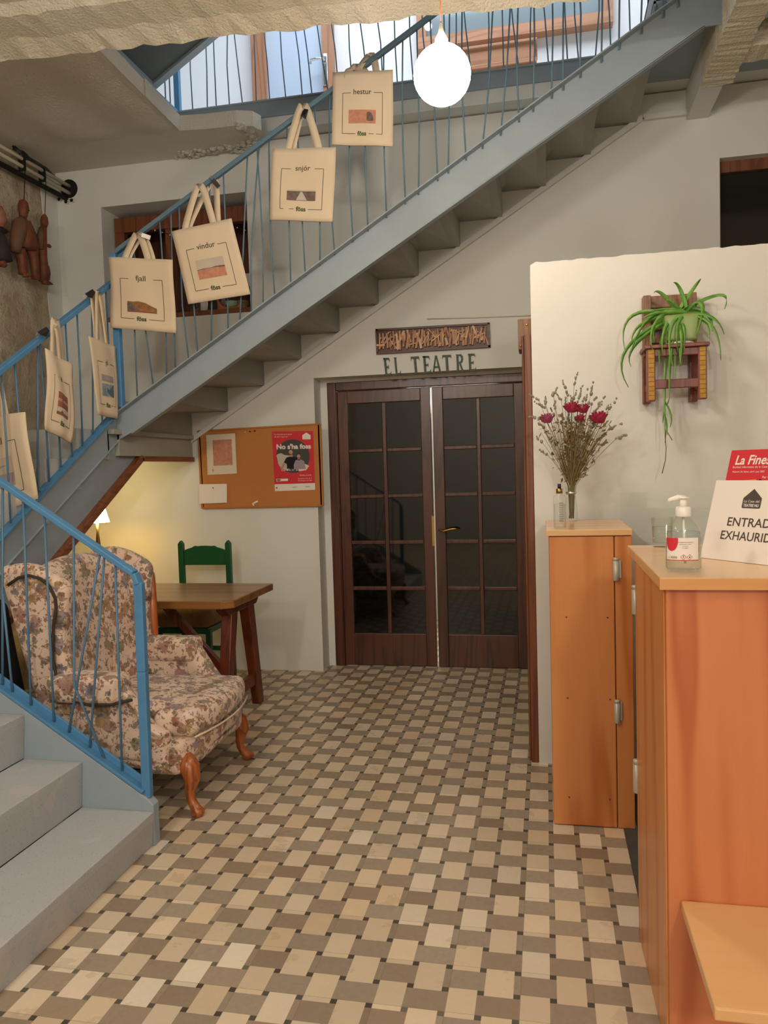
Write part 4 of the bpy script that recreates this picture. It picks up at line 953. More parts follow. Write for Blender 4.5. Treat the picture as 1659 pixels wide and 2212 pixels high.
# ================================================================== ABOVE THE DOOR
f = bilin([at(813, 712, 'y', YB), at(1058, 698, 'y', YB), at(1060, 751, 'y', YB), at(815, 766, 'y', YB)])
t = thing('carved_panel', 'long brown relief panel packed with small wooden offcuts above EL TEATRE', 'artwork', f(.5, .5))
Nn = V((0, -1, 0))
def slab(mb, fn, x0, x1, y0, y1, d0, d1):
    mb.hexa([fn(x0, y0)+Nn*d0, fn(x1, y0)+Nn*d0, fn(x1, y1)+Nn*d0, fn(x0, y1)+Nn*d0, fn(x0, y0)+Nn*d1, fn(x1, y0)+Nn*d1, fn(x1, y1)+Nn*d1, fn(x0, y1)+Nn*d1]); return mb
slab(MB(), f, 0, 1, 0, 1, 0, .012).build('back_board', 'reliefd', t)
m = MB(); slab(m, f, 0, 1, 0, .08, .012, .028); slab(m, f, 0, 1, .92, 1, .012, .028); slab(m, f, 0, .018, 0, 1, .012, .028); slab(m, f, .982, 1, 0, 1, .012, .028); m.build('panel_frame', 'reliefd', t)
random.seed(11)
WW, HH = .80, .168
mats3 = ['relief', mat('pale_offcuts', 'dcb896', .6, 'c9a07c', 30, 1), mat('rosy_offcuts', 'b8866c', .6, 'a06e58', 30, 1)]
ms = [MB(), MB(), MB()]
for k in range(92):
    cx = .03+.94*(k+.5)/92+random.uniform(-.008, .008); cy = random.uniform(.3, .7); L = random.uniform(.03, .12); wd = random.uniform(.006, .017); a = random.gauss(pi/2, .28) if random.random() > .25 else random.uniform(0, pi)
    if k % 3 == 0: L = random.uniform(.09, .13); cy = .5; a = random.gauss(pi/2, .1)
    c = f(cx, cy); d_ = V((math.cos(a), 0, math.sin(a))); n_ = V((-d_.z, 0, d_.x)); hh = .5*HH*.80
    L = min(L, 2*min(hh-abs((cy-.5)*HH), 1)/max(.2, abs(d_.z))) if abs(d_.z) > .3 else min(L, .06)
    L = max(L, .02); dep = .018+random.uniform(0, .012); tp = random.uniform(.5, 1)
    ms[k % 3].prism([c-d_*L/2-n_*wd/2-V((0, .01, 0)), c-d_*L/2+n_*wd/2-V((0, .01, 0)), c+d_*L/2+n_*wd/2*tp-V((0, .01, 0)), c+d_*L/2-n_*wd/2*tp-V((0, .01, 0))], (0, -dep, 0))
    if k % 4 == 0: ms[(k+1) % 3].ball(f(cx+.01, random.uniform(.6, .85))-V((0, .028, 0)), .007, 5)
for i, m in enumerate(ms): tag(m.build('offcut_relief', mats3[i], t))
# EL TEATRE letters with small flared serifs
LT = {'E': [[(0, 0), (.9, 0), (1, .22), (.88, .12), (.38, .1), (.38, 1), (0.1, 1), (.1, .06), (0, .05)], [(.3, .44), (.62, .44), (.68, .36), (.70, .60), (.62, .53), (.3, .53)], [(0, .95), (0, 1), (.85, 1), (.95, .78), (.8, .9), (.1, .9)]],
      'L': [[(0, 0), (.9, 0), (1, .25), (.88, .12), (.4, .1), (.4, .94), (.5, 1), (0, 1), (.12, .94), (.12, .06)]],
      'T': [[(.25, 0), (.75, 0), (.64, .06), (.62, .9), (.36, .9), (.38, .06)], [(0, .78), (.08, .89), (.92, .89), (1, .78), (.95, 1), (.05, 1)]],
      'A': [[(-.05, 0), (.28, 0), (.2, .05), (.5, .86), (.56, 1), (.42, 1), (.06, .05)], [(.72, 0), (1.05, 0), (.95, .05), (.6, 1), (.42, 1), (.5, .86), (.76, .05)], [(.2, .3), (.8, .3), (.78, .38), (.24, .38)]],
      'R': [[(0, 0), (.45, 0), (.36, .06), (.34, 1), (0, 1), (.1, .94), (.1, .06)], [(.3, 1), (.7, 1), (.9, .9), (.93, .72), (.85, .56), (.62, .48), (.3, .48), (.3, .56), (.56, .57), (.66, .65), (.68, .75), (.62, .88), (.5, .92), (.3, .92)], [(.4, .5), (.62, .5), (.9, .06), (1.02, 0), (.72, 0)]]}
f = bilin([at(828, 774, 'y', YB), at(1028, 764, 'y', YB), at(1029, 801, 'y', YB), at(832, 812, 'y', YB)])
t = thing('sign_lettering', 'dark green letters EL TEATRE fixed to the wall above the door', 'sign', f(.5, .5))
x0s = [(.0, .075), (.115, .065), (.30, .095), (.43, .082), (.525, .10), (.64, .10), (.785, .085), (.915, .085)]
for (x_, w_), ch in zip(x0s, 'ELTEATRE'):
    m = MB()
    for pl in LT[ch]: m.prism([f(x_+px*w_, py)+Nn*.0 for px, py in pl], Nn*.012)
    m.build('letter', 'letter', t)
tag(MB().tube([at(922, 689, 'y', YB-.006), at(1030, 686, 'y', YB-.006), at(1160, 681, 'y', YB-.006)], .004, 6).build('cable', 'pipe'), 'thin cable along the back wall above the carved panel', 'cable')

# ================================================================== TALL CABINET AND COUNTER
t = thing('tall_cabinet', 'narrow orange pine cabinet carrying the dried flowers', 'cabinet', (.17, 1.35, 0))
bevel(MB().box(.012, .330, 1.088, 1.62, 0, 1.186).build('cabinet_body', 'orange', t), .003)
dr = bevel(MB().box(.012, .262, 1.070, 1.086, .004, 1.184).build('door', 'orange', t), .003)
bevel(MB().box(.266, .331, 1.070, 1.086, .004, 1.184).build('face_stile', 'orange', t), .002)
bevel(MB().box(.0, .334, 1.062, 1.63, 1.187, 1.212).build('cabinet_top', 'top', t), .003)
def hinge(x, y, z0, z1, par):
    m = MB(); r = .0115; L = z1-z0
    m.lathe([(.001, 0), (r*.9, 0), (r, .003), (r, L*.86), (r*.9, L*.865), (r*.9, L*.875), (r, L*.88), (r, L-.003), (r*.9, L), (.001, L)], (x, y, z0), 16)
    m.box(x-.002, x+.02, y+.004, y+.014, z0+.01, z1-.012)
    m.build('hinge', 'hinge', par)
hinge(.268, 1.056, 1.009, 1.100, t); hinge(.266, 1.056, .438, .532, t)
for (x_, z_) in ((.075, .86), (.235, .86), (.075, .53), (.24, .53), (.075, .12), (.235, .12)): MB().tube([(x_, 1.0695, z_), (x_, 1.067, z_)], .0035, 6).build('nail_head', 'brown', t)

t = thing('reception_counter', 'large orange pine reception counter at the right with a pale varnished top', 'counter', (1.2, .1, 0))
bevel(MB().box(.303, 2.3, -.158, .345, 0, 1.170).build('counter_body', 'orange2', t), .004)
bevel(MB().prism([(.274, -.158, 0), (.302, -.158, 0), (.302, .35, 0), (.264, .35, 0)], (0, 0, 1.171)).build('side_panel', 'orange', t), .003)
bevel(MB().box(.279, 2.3, -.172, -.159, 0, 1.171).build('front_panel', 'orange2', t), .002)
ct = bevel(MB().box(.264, 2.34, -.19, .565, 1.172, 1.200).build('counter_top', 'top', t), .003)
bevel(MB().box(.262, 2.345, -.193, -.189, 1.172, 1.199).build('top_edging', 'topedge', t), .001)
hinge(.266, .356, 1.010, 1.098, t); hinge(.264, .356, .452, .556, t)
MB().box(.272, .29, .3505, .353, .95, 1.14).build('hinge_plate', 'white', t)
MB().box(1.4, 2.3, .345, .5, 0, .1).build('plinth', 'orange', t)
l = thing('counter_ledge', 'pale pine ledge sticking out low on the counter front', 'shelf', (.8, -.37, .4))
bevel(MB().box(.307, 1.6, -.555, -.173, .385, .412).build('ledge_board', 'ledge', l), .004)
MB().prism([(.62, -.173, .385), (.62, -.45, .385), (.62, -.173, .14)], (.025, 0, 0)).prism([(1.35, -.173, .385), (1.35, -.45, .385), (1.35, -.173, .14)], (.025, 0, 0)).build('bracket', 'ledge', l)
tag(MB().rbox(.75, 1.1, -.50, -.22, .413, .60, .06, 4).build('backpack', 'black'), 'dark bag on the low counter ledge', 'bag')
tag(MB().box(.286, 2.85, .35, 1.066, .0, .006).box(.34, 2.85, 1.066, 1.72, 0, .006).build('floor_mat', 'mat_'), 'dark grey rubber mat on the floor behind the counter', 'mat')
tag(bevel(MB().box(.335, 1.15, 1.60, 1.606, .02, 1.335).build('glass_sheet', 'glass'), .001), 'clear glass sheet standing by the partition behind the counter', 'glass')
tag(bevel(MB().box(.34, 2.6, 1.56, 1.66, 0, .02).build('low_sill', 'brown'), .002), 'low wooden sill under the glass sheet', 'sill')
# sliding door post and head block on the end of the partition
t = thing('sliding_post', 'tall thin reddish post on the end of the partition', 'post', (-.065, 1.80, 0))
bevel(MB().box(-.088, -.053, 1.735, 1.80, .0, 2.10).build('post', 'brown', t), .004)
bevel(MB().box(-.100, -.088, 1.76, 1.80, .0, 2.10).box(-.088, -.053, 1.80, 1.83, 0, 2.1).build('post_strip', 'brown', t), .004)
t = thing('wood_block', 'short pale wooden block with screws at the top of the reddish post', 'block', (-.10, 1.86, 2.2))
bevel(MB().box(-.118, -.053, 1.84, 2.0, 2.045, 2.195).build('block', 'carve', t), .003)
for z_ in (2.065, 2.165): MB().ball((-.105+.03*(z_ > 2.1), 1.838, z_), .006, 6, 1, .4).build('screw', 'brass', t)

# gel bottle
t = thing('gel_bottle', 'clear pump bottle of hand gel with a red and white label', 'bottle', (.335, -.075, 1.2))
c = (.335, -.075, 1.2005); BW = 1.0; BD = .72
MB().lathe([(.001, 0), (.036, 0), (.042, .004), (.043, .012), (.043, .085), (.041, .10), (.034, .118), (.022, .131), (.015, .136), (.015, .142), (.013, .142), (.013, .137), (.021, .128), (.032, .115), (.039, .099), (.041, .085), (.041, .012), (.04, .006), (.001, .006)], c, 40, BW, BD).build('bottle_body', 'glass', t)
MB().lathe([(.001, .0065), (.0395, .0065), (.0405, .012), (.0405, .085), (.038, .10), (.001, .10)], c, 40, BW, BD).build('gel', 'gel', t)
MB().lathe([(.001, .136), (.018, .136), (.0185, .14), (.0185, .158), (.016, .161), (.001, .161)], c, 28).lathe([(.009, .16), (.009, .180), (.001, .180)], c, 16).tube([(c[0]+.006, c[1], c[2]+.183), (c[0]-.012, c[1]-.002, c[2]+.184), (c[0]-.032, c[1]-.004, c[2]+.178), (c[0]-.036, c[1]-.004, c[2]+.173)], [.006, .007, .005, .003], 10).lathe([(.001, .179), (.014, .181), (.015, .184), (.001, .187)], c, 20).build('pump', 'whitep', t)
MB().tube([(c[0], c[1], c[2]+.14), (c[0]+.004, c[1], c[2]+.02)], .003, 8).build('dip_tube', 'whitep', t)
fa = math.atan2(CAM.y-c[1], CAM.x-c[0])
def lab(x, z, o=.0006):       # x along the arc in metres, centred on the face towards the room
    a = -pi/2-.12+x/.043
    return V((c[0]+(.0431+o)*BW*math.cos(a), c[1]+(.0431+o)*BD*math.sin(a)-o, c[2]+z))
MB().sheet(lambda u, v: lab(-.046+.084*u, .030+.056*v), 20, 2).build('label', 'white', t)
m = MB(); n = 20
m.add([lab(-.030, .083, .001)]+[lab(-.030+.017*math.cos(a), max(.052, .068+.022*math.sin(a)) if math.sin(a) < 0 else .083, .001) for a in [pi*2*i/n for i in range(n+1)]], [(0, i+1, i+2) for i in range(n)])
m = MB().sheet(lambda u, v: lab(-.029+.034*(u-.5)*math.sqrt(max(0, 1-(1-v)**2.6)), .053+.033*v, .0012), 12, 10)
m.sheet(lambda u, v: lab(-.046+.084*u, .030+.002*v, .0012), 20, 1).build('red_print', 'red', t)
m = MB()
def ll(x, z): return lab(x, z, .0014)
for i, s_ in enumerate(('GEL HIDROALCOHOLIC', 'solució per a mans', 'ús extern', 'no ingerir')): put_text(m, s_, lambda x, y: ll(.004+x, .074-.0045*i+y), 0, 0, .0035)
for i in range(14): rect(m, lambda x, y: ll(x, y), -.031+.0012*i, -.0304+.0012*i-(.0003 if i % 3 else 0), .035, .041)
put_text(m, '!', lambda x, y: ll(.0+x, .0368+y), 0, 0, .008, bold=.0003); put_text(m, '€', lambda x, y: ll(-.036+x, .036+y), 0, 0, .005)
disc(m, ll, .014, .0385, .0015, .002, 8); m.build('small_print', 'ink2', t)
m = MB()
for cx_ in (0, .014): 
    for a, b_ in (((-.0065, 0), (0, .0065)), ((0, .0065), (.0065, 0)), ((.0065, 0), (0, -.0065)), ((0, -.0065), (-.0065, 0))): line(m, ll, cx_+a[0], .039+a[1], cx_+b_[0], .039+b_[1], .0008)
m.build('hazard_diamonds', 'red', t)
# tumbler
g = at(1431, 1181, 'z', 1.2)
t = thing('water_tumbler', 'glass tumbler half hidden behind the gel bottle', 'glass', g)
MB().lathe([(.001, 0), (.029, 0), (.030, .004), (.034, .095), (.032, .095), (.0285, .014), (.001, .012)], g, 32).build('tumbler', 'glass', t)
MB().lathe([(.001, .0125), (.0283, .0145), (.0305, .065), (.001, .065)], g, 32).build('water', 'gel', t)
# sign
o = V((.425, .207, 1.201)); rr = V((.6, -.8, 0)); uu = V((.4778, .2466, 1.415))-V((.425, .207, 1.2)); nn = rr.cross(uu).normalized()
t = thing('notice_board_sign', 'white card sign reading ENTRADES EXHAURIDES leaning on the counter', 'sign', o)
HS = uu.length; ud = uu/HS; SW = .30
fs_ = flat(o, rr, ud, nn, 0)
m = MB().hexa([fs_(0, 0), fs_(SW, 0), fs_(SW, 0)-nn*.004, fs_(0, 0)-nn*.004, fs_(0, HS), fs_(SW, HS), fs_(SW, HS)-nn*.004, fs_(0, HS)-nn*.004]); m.build('card', 'white', t)
fb = o+rr*.15+V((.10, .075, 0))
MB().bar(fb, o+rr*.15+ud*HS*.7-nn*.005, .08, .003).build('easel_back', 'paper', t)
ft_ = flat(o, rr, ud, nn, .0006)
m = MB(); put_text(m, 'ENTRADES', ft_, .153, HS*.43, .034, .170, 0, .0003); put_text(m, 'EXHAURIDES', ft_, .150, HS*.26, .034, .190, 0, .0003)
m.build('lettering', 'ink2', t)
m = MB(); lx, ly = .132, HS*.655
poly(m, ft_, [(lx-.027, ly), (lx+.027, ly), (lx+.029, ly+.003), (lx+.029, ly+.028), (lx, ly+.054), (lx-.029, ly+.028), (lx-.029, ly+.003)]); m.build('house_logo', mat('logo_brown', '4c423c', .6), t)
ft2 = flat(o, rr, ud, nn, .0012); m = MB(); put_text(m, 'La Casa del', ft2, lx, ly+.016, .010, .048); put_text(m, 'TEATRE NU', ft2, lx, ly+.004, .011, .048, 0, .0003); m.build('logo_lettering', 'white', t)
# magazine
o2 = o+V((.125, .075, 0)); o2.z = 1.201
tl2 = at(1581, 966, 'y', o2.y+.10)
t = thing('magazine', 'red La Finestra newsletter standing behind the white sign', 'magazine', o2)
uu2 = V((.072, .054, .300)); HM = uu2.length; ud2 = uu2/HM; nn2 = rr.cross(ud2).normalized(); WM = .21
# slide so that its corner matches
best = None
for i in range(-40, 60):
    oo = o2+rr*(i*.004); p_ = oo+uu2; c_ = ROT @ (p_-CAM); px_ = 829.5+F_PX*c_.x/c_.z
    if best is None or abs(px_-1581) < best[0]: best = (abs(px_-1581), oo, 1106+F_PX*c_.y/c_.z)
o2 = best[1]
fm = flat(o2, rr, ud2, nn2, 0)
MB().hexa([fm(0, 0), fm(WM, 0), fm(WM, 0)-nn2*.003, fm(0, 0)-nn2*.003, fm(0, HM), fm(WM, HM), fm(WM, HM)-nn2*.003, fm(0, HM)-nn2*.003]).build('cover', 'red', t)
f5 = flat(o2, rr, ud2, nn2, .0006); m = MB()
put_text(m, 'La Finestra', f5, .105, HM-.045, .040, .165, .15, .0008); put_text(m, 'Butlletí informatiu de la Casa del Teatre', f5, .10, HM-.056, .009, .165); put_text(m, 'Número 24, febrer, abril i juny 2022', f5, .075, HM-.070, .008, .11)
put_text(m, 'Per Carme', f5, .15, HM-.088, .011)
for i in range(8): put_text(m, 'teatre i paraula per a tothom', f5, .16, HM-.102-.009*i, .007, .075)
m.build('white_lettering', 'white', t)
poly(MB(), f5, [(.018, HM-.125), (.108, HM-.113), (.108, HM-.090), (.018, HM-.098)]).build('orange_banner', 'orangep', t)
m = MB(); put_text(m, 'posa fina el pel', flat(o2, rr, (ud2+rr*.0).normalized(), nn2, .001), .062, HM-.112, .016, .082); disc(m, flat(o2, rr, ud2, nn2, .001), .122, HM-.098, .007, .008, 12); m.build('black_print', 'blackm', t)
rect(MB(), f5, .018, .115, HM-.19, HM-.125).build('cover_photo', 'photo', t)
# perfume bottle
g = at(1210, 1143, 'z', 1.2125); g.y += .03
t = thing('spray_bottle', 'slim clear spray bottle with a gold collar on the tall cabinet', 'bottle', g)
MB().lathe([(.001, 0), (.024, 0), (.026, .004), (.026, .125), (.022, .135), (.012, .138), (.012, .143), (.001, .143)], g, 28).build('bottle_body', 'glass', t)
MB().lathe([(.001, .004), (.022, .004), (.022, .10), (.001, .10)], g, 24).build('liquid', 'gel', t)
MB().lathe([(.013, .143), (.013, .162), (.001, .162)], g, 20).build('collar', 'brass', t); MB().lathe([(.007, .162), (.007, .182), (.001, .182)], g, 14).build('nozzle', 'blackm', t)
m = MB()
for i in range(9): put_text(m, 'lllililllii', lambda x, y: V((g.x+.0265*math.sin(x/.0265+.25), g.y-.0268*math.cos(x/.0265+.25), g.z+.03+.009*i+y)), 0, 0, .008)
m.build('label_print', 'ink2', t)
# vase and dried flowers
vc = at(1239, 1126, 'z', 1.2125); vc.y = 1.50; vc.x = .115
t = thing('glass_vase', 'small glass vase holding dried lavender and roses', 'vase', vc)
MB().lathe([(.001, 0), (.027, 0), (.029, .004), (.029, .05), (.024, .10), (.022, .13), (.028, .160), (.026, .160), (.020, .13), (.022, .10), (.027, .05), (.027, .012), (.001, .01)], vc, 28).build('vase_body', 'glass', t)
MB().lathe([(.023, .125), (.026, .128), (.026, .134), (.023, .137)], vc, 20).build('neck_band', 'chrome', t)
random.seed(33)
mouth = V((vc.x, vc.y, vc.z+.155))
def curve3(a, b, c_, n=6): return [(a*(1-t_)**2+b*2*t_*(1-t_)+c_*t_*t_) for t_ in [i/n for i in range(n+1)]]
def spike(mb, a, b, r=.0068):
    n = max(6, int((b-a).length/.0078))
    for i in range(n):
        p_ = a.lerp(b, i/n)
        if random.random() < .12: continue
        mb.ball(p_+V([random.uniform(-.003, .003) for _ in range(3)]), r*random.uniform(.6, 1.1)*(1-.35*i/n), 4, 1, 1, 1.3)
sprigs = [((325, 900), (285, 780)), ((370, 830), (395, 740)), ((400, 920), (430, 825)), ((480, 900), (500, 805)), ((230, 900), (265, 850)), ((285, 935), (235, 880)), ((530, 975), (580, 905)), ((600, 1000), (660, 920)), ((135, 935), (60, 895)), ((180, 960), (175, 900)), ((185, 990), (100, 945)), ((130, 1060), (60, 1045)), ((600, 1130), (695, 1088)), ((650, 1195), (735, 1160)), ((530, 1200), (595, 1155)), ((155, 1215), (110, 1175)), ((355, 950), (392, 865)), ((450, 930), (465, 850)), ((490, 960), (530, 895)), ((350, 965), (350, 895)), ((240, 990), (240, 935)), ((290, 1090), (292, 1020)), ((500, 1010), (560, 960)), ((190, 1300), (135, 1265)), ((420, 980), (440, 900)), ((310, 960), (322, 880)), ((560, 1010), (620, 955)), ((235, 1040), (215, 985)), ((460, 980), (478, 915)), ((540, 1060), (600, 1010)), ((500, 1090), (520, 1020)), ((170, 1120), (120, 1085)), ((560, 1235), (590, 1200)), ((330, 1060), (335, 990)), ((395, 1010), (388, 935))]
def cz(x, y): return (1120+x/3.078, 560+y/3.078)
LG = 'dried lavender sprigs in the glass vase'
for k, (a, b) in enumerate(sprigs):
    yy = vc.y+random.uniform(-.09, .08)
    A = at(*cz(*a), 'y', yy); B = at(*cz(*b), 'y', yy+random.uniform(-.01, .01))
    t = thing('lavender_sprig', 'dry grey lavender sprig spreading from the glass vase', 'flower', mouth, LG)
    start = V((vc.x+random.uniform(-.012, .012), vc.y+random.uniform(-.01, .01), vc.z+.015))
    m_ = V((vc.x+(A.x-vc.x)*.10, vc.y+(A.y-vc.y)*.1, vc.z+.16))
    MB().tube([start]+curve3(m_, m_.lerp(A, .45)+V((0, 0, .03)), A, 5), .0013, 4).build('stem', 'stem', t)
    m = MB(); spike(m, A, B); m.build('flower_spike', 'lav', t)
def rose_head(t, c_, r, mm):
    m = MB()
    for i in range(13):
        a = i*2.4; rr_ = r*(.25+.75*i/12); tilt = .2+.9*i/12
        pc = c_+V((math.cos(a)*rr_*.5, math.sin(a)*rr_*.5, -r*.3*i/12))
        d1 = V((-math.sin(a), math.cos(a), 0)); d2 = V((math.cos(a)*tilt, math.sin(a)*tilt, 1)).normalized()
        m.sheet(lambda u, v: pc+d1*(u-.5)*rr_*1.5*math.sin(pi*(.25+.6*v))+d2*(v-.4)*r*1.5+V((math.cos(a), math.sin(a), 0))*(.3*r*(1-(2*u-1)**2)+.1*r*math.sin(7*u)), 4, 4)
    m.ball(c_-V((0, 0, r*.2)), r*.45, 6)
    m.build('petals', mm, t)
for (px_, py_, r, mm, la) in ((190, 1060, .028, 'pinkrose', 'faded pink dried rose, leftmost in the vase'), (355, 988, .030, 'rose', 'crimson dried rose at the top centre of the vase'), (430, 995, .026, 'rose', 'crimson dried rose touching the right of the top centre one'), (412, 1055, .018, 'rose', 'small crimson dried rosebud below the top centre roses'), (535, 1055, .034, 'rose', 'crimson dried rose, rightmost in the vase')):
    yy = vc.y-.07; c_ = at(*cz(px_, py_), 'y', yy)
    t = thing('dried_rose', la, 'flower', mouth, 'dried roses in the glass vase')
    MB().tube([V((vc.x, vc.y, vc.z+.04))]+curve3(V((vc.x, vc.y-.005, vc.z+.16)), mouth.lerp(c_, .5)+V((0, 0, .04)), c_-V((0, 0, r*.5)), 5), .0018, 5).build('stem', 'stem', t)
    rose_head(t, c_, r, mm)
m = MB(); m2 = MB()
for k in range(520):
    f_ = random.random()**.8; px_ = 370+random.gauss(0, 1)*(30+85*f_); py_ = 1480-430*f_
    px_ = min(max(px_, 150), 600)
    c_ = at(*cz(px_, py_), 'y', vc.y+random.uniform(-.08, .07)*f_)
    d_ = V((random.uniform(-1, 1), random.uniform(-1, 1), random.uniform(-.6, 1))).normalized(); s_ = d_.orthogonal().normalized()
    w_ = random.uniform(.006, .015); L_ = random.uniform(.014, .036)
    (m if k % 3 else m2).add([c_, c_+d_*L_*.5+s_*w_*.6+V((0, 0, .003)), c_+d_*L_, c_+d_*L_*.5-s_*w_*.6], [(0, 1, 2, 3)])
    if k % 2 == 0: m.tube([mouth.lerp(c_, .05), mouth.lerp(c_, .55)+V((0, 0, .01)), c_], .0010, 4)
o = m.build('dry_foliage', 'dryleaf'); tag(o, 'tangle of dry brown leaves and stems filling the vase bouquet', 'foliage', kind='stuff')
m2.build('dusty_leaves', 'lav', o)

# ================================================================== WALL CHAIR WITH SPIDER PLANT
t = thing('wall_chair', 'little red-brown toy chair fixed to the partition as a plant shelf', 'shelf', (.58, 1.65, 1.98))
WP = 1.73
def pz(x, y, v=1.70): return at(x, y, 'y', v)
a = pz(1388, 641, 1.69); b_ = pz(1503, 633, 1.69); sz = 1.985
xl, xr = a.x, b_.x
bevel(MB().box(xl, xl+.034, 1.665, WP-.001, sz-.03, a.z).build('back_post', 'carve', t), .003)
bevel(MB().box(xr-.034, xr, 1.665, WP-.001, sz-.03, b_.z).build('back_post', 'carve', t), .003)
for (z0, z1) in ((a.z-.055, a.z), (a.z-.155, a.z-.10), (a.z-.215, a.z-.178)):
    bevel(MB().box(xl+.034, xr-.034, 1.69, 1.712, z0, z1).build('back_slat', 'carve', t), .003)
bevel(MB().box(xl-.012, xr+.032, 1.548, WP-.001, sz-.012, sz+.006).build('seat', 'redwood', t), .004)
zl = 1.742
for (x_, yb0) in ((xl-.0, 1.56), (xr-.015, 1.56)):
    lg = bevel(MB().box(x_, x_+.036, yb0, yb0+.036, zl, sz-.012).build('leg', 'redwood', t), .003)
    s = MB()
    for i in range(11): s.box(x_+.006, x_+.030, yb0-.003, yb0, zl+.006+i*.0205, zl+.024+i*.0205)
    s.build('gold_strip', 'goldpaint', lg)
for x_ in (xl-.002, xr-.030): bevel(MB().box(x_, x_+.034, 1.685, WP-.002, zl+.0, sz-.012).build('leg', 'redwood', t), .003)
bevel(MB().box(xl+.03, xr-.01, 1.565, 1.585, zl+.055, zl+.095).build('stretcher', 'redwood', t), .003)
bevel(MB().box(xl+.03, xr-.01, 1.565, 1.585, sz-.045, sz-.012).build('apron', 'redwood', t), .003)
for (xa, xb) in ((xl+.006, xl+.026), (xr-.010, xr+.012)): bevel(MB().box(xa, xb, 1.59, 1.70, zl+.05, zl+.08).build('stretcher', 'redwood', t), .003)
pcx = pz(1468, 745, 1.64).x
t = thing('potted_spider_plant', 'green spider plant in a green pot on the wall chair', 'plant', (pcx, 1.625, sz+.006))
MB().lathe([(.001, 0), (.060, 0), (.062, .006), (.056, .012), (.001, .012)], (pcx, 1.625, sz+.0065), 24).build('saucer', 'whitep', t)
MB().rbox(pcx-.075, pcx+.075, 1.565, 1.688, sz+.019, sz+.135, .012, 3, lambda P: V((pcx+(P.x-pcx)*(.82+.18*(P.z-sz)/.135), P.y, P.z))).build('pot', 'pot', t)
MB().box(pcx-.06, pcx+.06, 1.575, 1.675, sz+.130, sz+.137).build('soil', 'dryleaf', t)
random.seed(8)
root = V((pcx+.0, 1.61, sz+.14))
leafs = MB(); leafl = MB()
def cz2(x, y): return (1120+x/3.078, 560+y/3.078)
tips = [((1160, 200), (1212, 130)), ((1075, 200), (1030, 155)), ((960, 235), (900, 222)), ((1330, 245), (1370, 330)), ((760, 380), (705, 600)), ((720, 600), (732, 852)), ((830, 430), (750, 560)), ((790, 560), (748, 715)), ((1270, 430), (1345, 672)), ((1260, 380), (1368, 500)), ((1235, 420), (1268, 525)), ((1010, 640), (1005, 920)), ((1050, 560), (1045, 790)), ((1085, 520), (1070, 712)), ((905, 440), (890, 600)), ((1215, 300), (1180, 510)), ((985, 600), (975, 1190)), ((1030, 560), (1025, 705)), ((930, 400), (905, 560)), ((870, 400), (740, 640)), ((970, 480), (960, 640)), ((1000, 420), (985, 560)), ((1100, 460), (1098, 620)), ((1130, 330), (1180, 290)), ((1010, 340), (880, 345)), ((1180, 330), (1270, 400)), ((940, 360), (820, 400)), ((1060, 450), (1062, 640)), ((1020, 450), (1012, 690)), ((1240, 360), (1290, 480)), ((1040, 300), (985, 270)), ((960, 520), (940, 700)), ((1075, 560), (1082, 700))]
for k, (mid, tip) in enumerate(tips):
    y1 = 1.60-random.uniform(.0, .07); y2 = 1.58-random.uniform(0, .10)
    if mid[0] < 900 or mid[0] > 1200: y1 += .02; y2 += .03
    A = root+V((random.uniform(-.03, .03), random.uniform(-.02, .02), 0)); Mp = at(*cz2(*mid), 'y', y1); B = at(*cz2(*tip), 'y', y2)
    lift = V((0, 0, .03 if tip[1] > mid[1] else 0))
    # quadratic through the middle point
    C_ = (Mp*2-(A+B)*.5)+lift*.3
    pts_ = curve3(A, C_, B, 10)
    w_ = .019 if k not in (15,) else .028
    (leafs if k % 2 else leafl).ribbon(pts_, (B-A).cross(V((0, 1, 0))).normalized()+V((0, .5, .0)) if abs((B-A).x) > .02 else (1, .3, 0), w_, .0012, [w_*(.5+.5*min(1, i/2))*(1-(i/10)**2.2*.85) for i in range(11)])
leafs.build('leaves', 'pgreen', t); leafl.build('leaves', mat('leaf_light_green', '7cab52', .5, '568f30', 20, .8), t)
r_ = MB()
for (pts0) in (((975, 1190), (982, 1250), (978, 1330), (955, 1425)), ((975, 870), (970, 1000), (985, 1100), (975, 1220)), ((990, 1150), (1020, 1200), (1022, 1205)), ((1170, 500), (1172, 575))):
    MB().tube([at(*cz2(*p_), 'y', 1.60) for p_ in pts0], .002, 5).build('hanging_runner', 'stem', t)
r_ = MB()
for (mid, tip) in (((1035, 1040), (1008, 1118)), ((965, 1010), (960, 1090)), ((980, 1000), (1005, 920)), ((985, 1090), (990, 1170))):
    s_ = at(*cz2(975, 950), 'y', 1.60) if tip[1] < 1150 else at(*cz2(978, 1050), 'y', 1.6)
    r_.ribbon(curve3(s_, at(*cz2(*mid), 'y', 1.58), at(*cz2(*tip), 'y', 1.58), 6), (1, .2, 0), .009, .001, [.005, .008, .009, .009, .007, .005, .002])
r_.build('plantlet', 'pgreen', t)

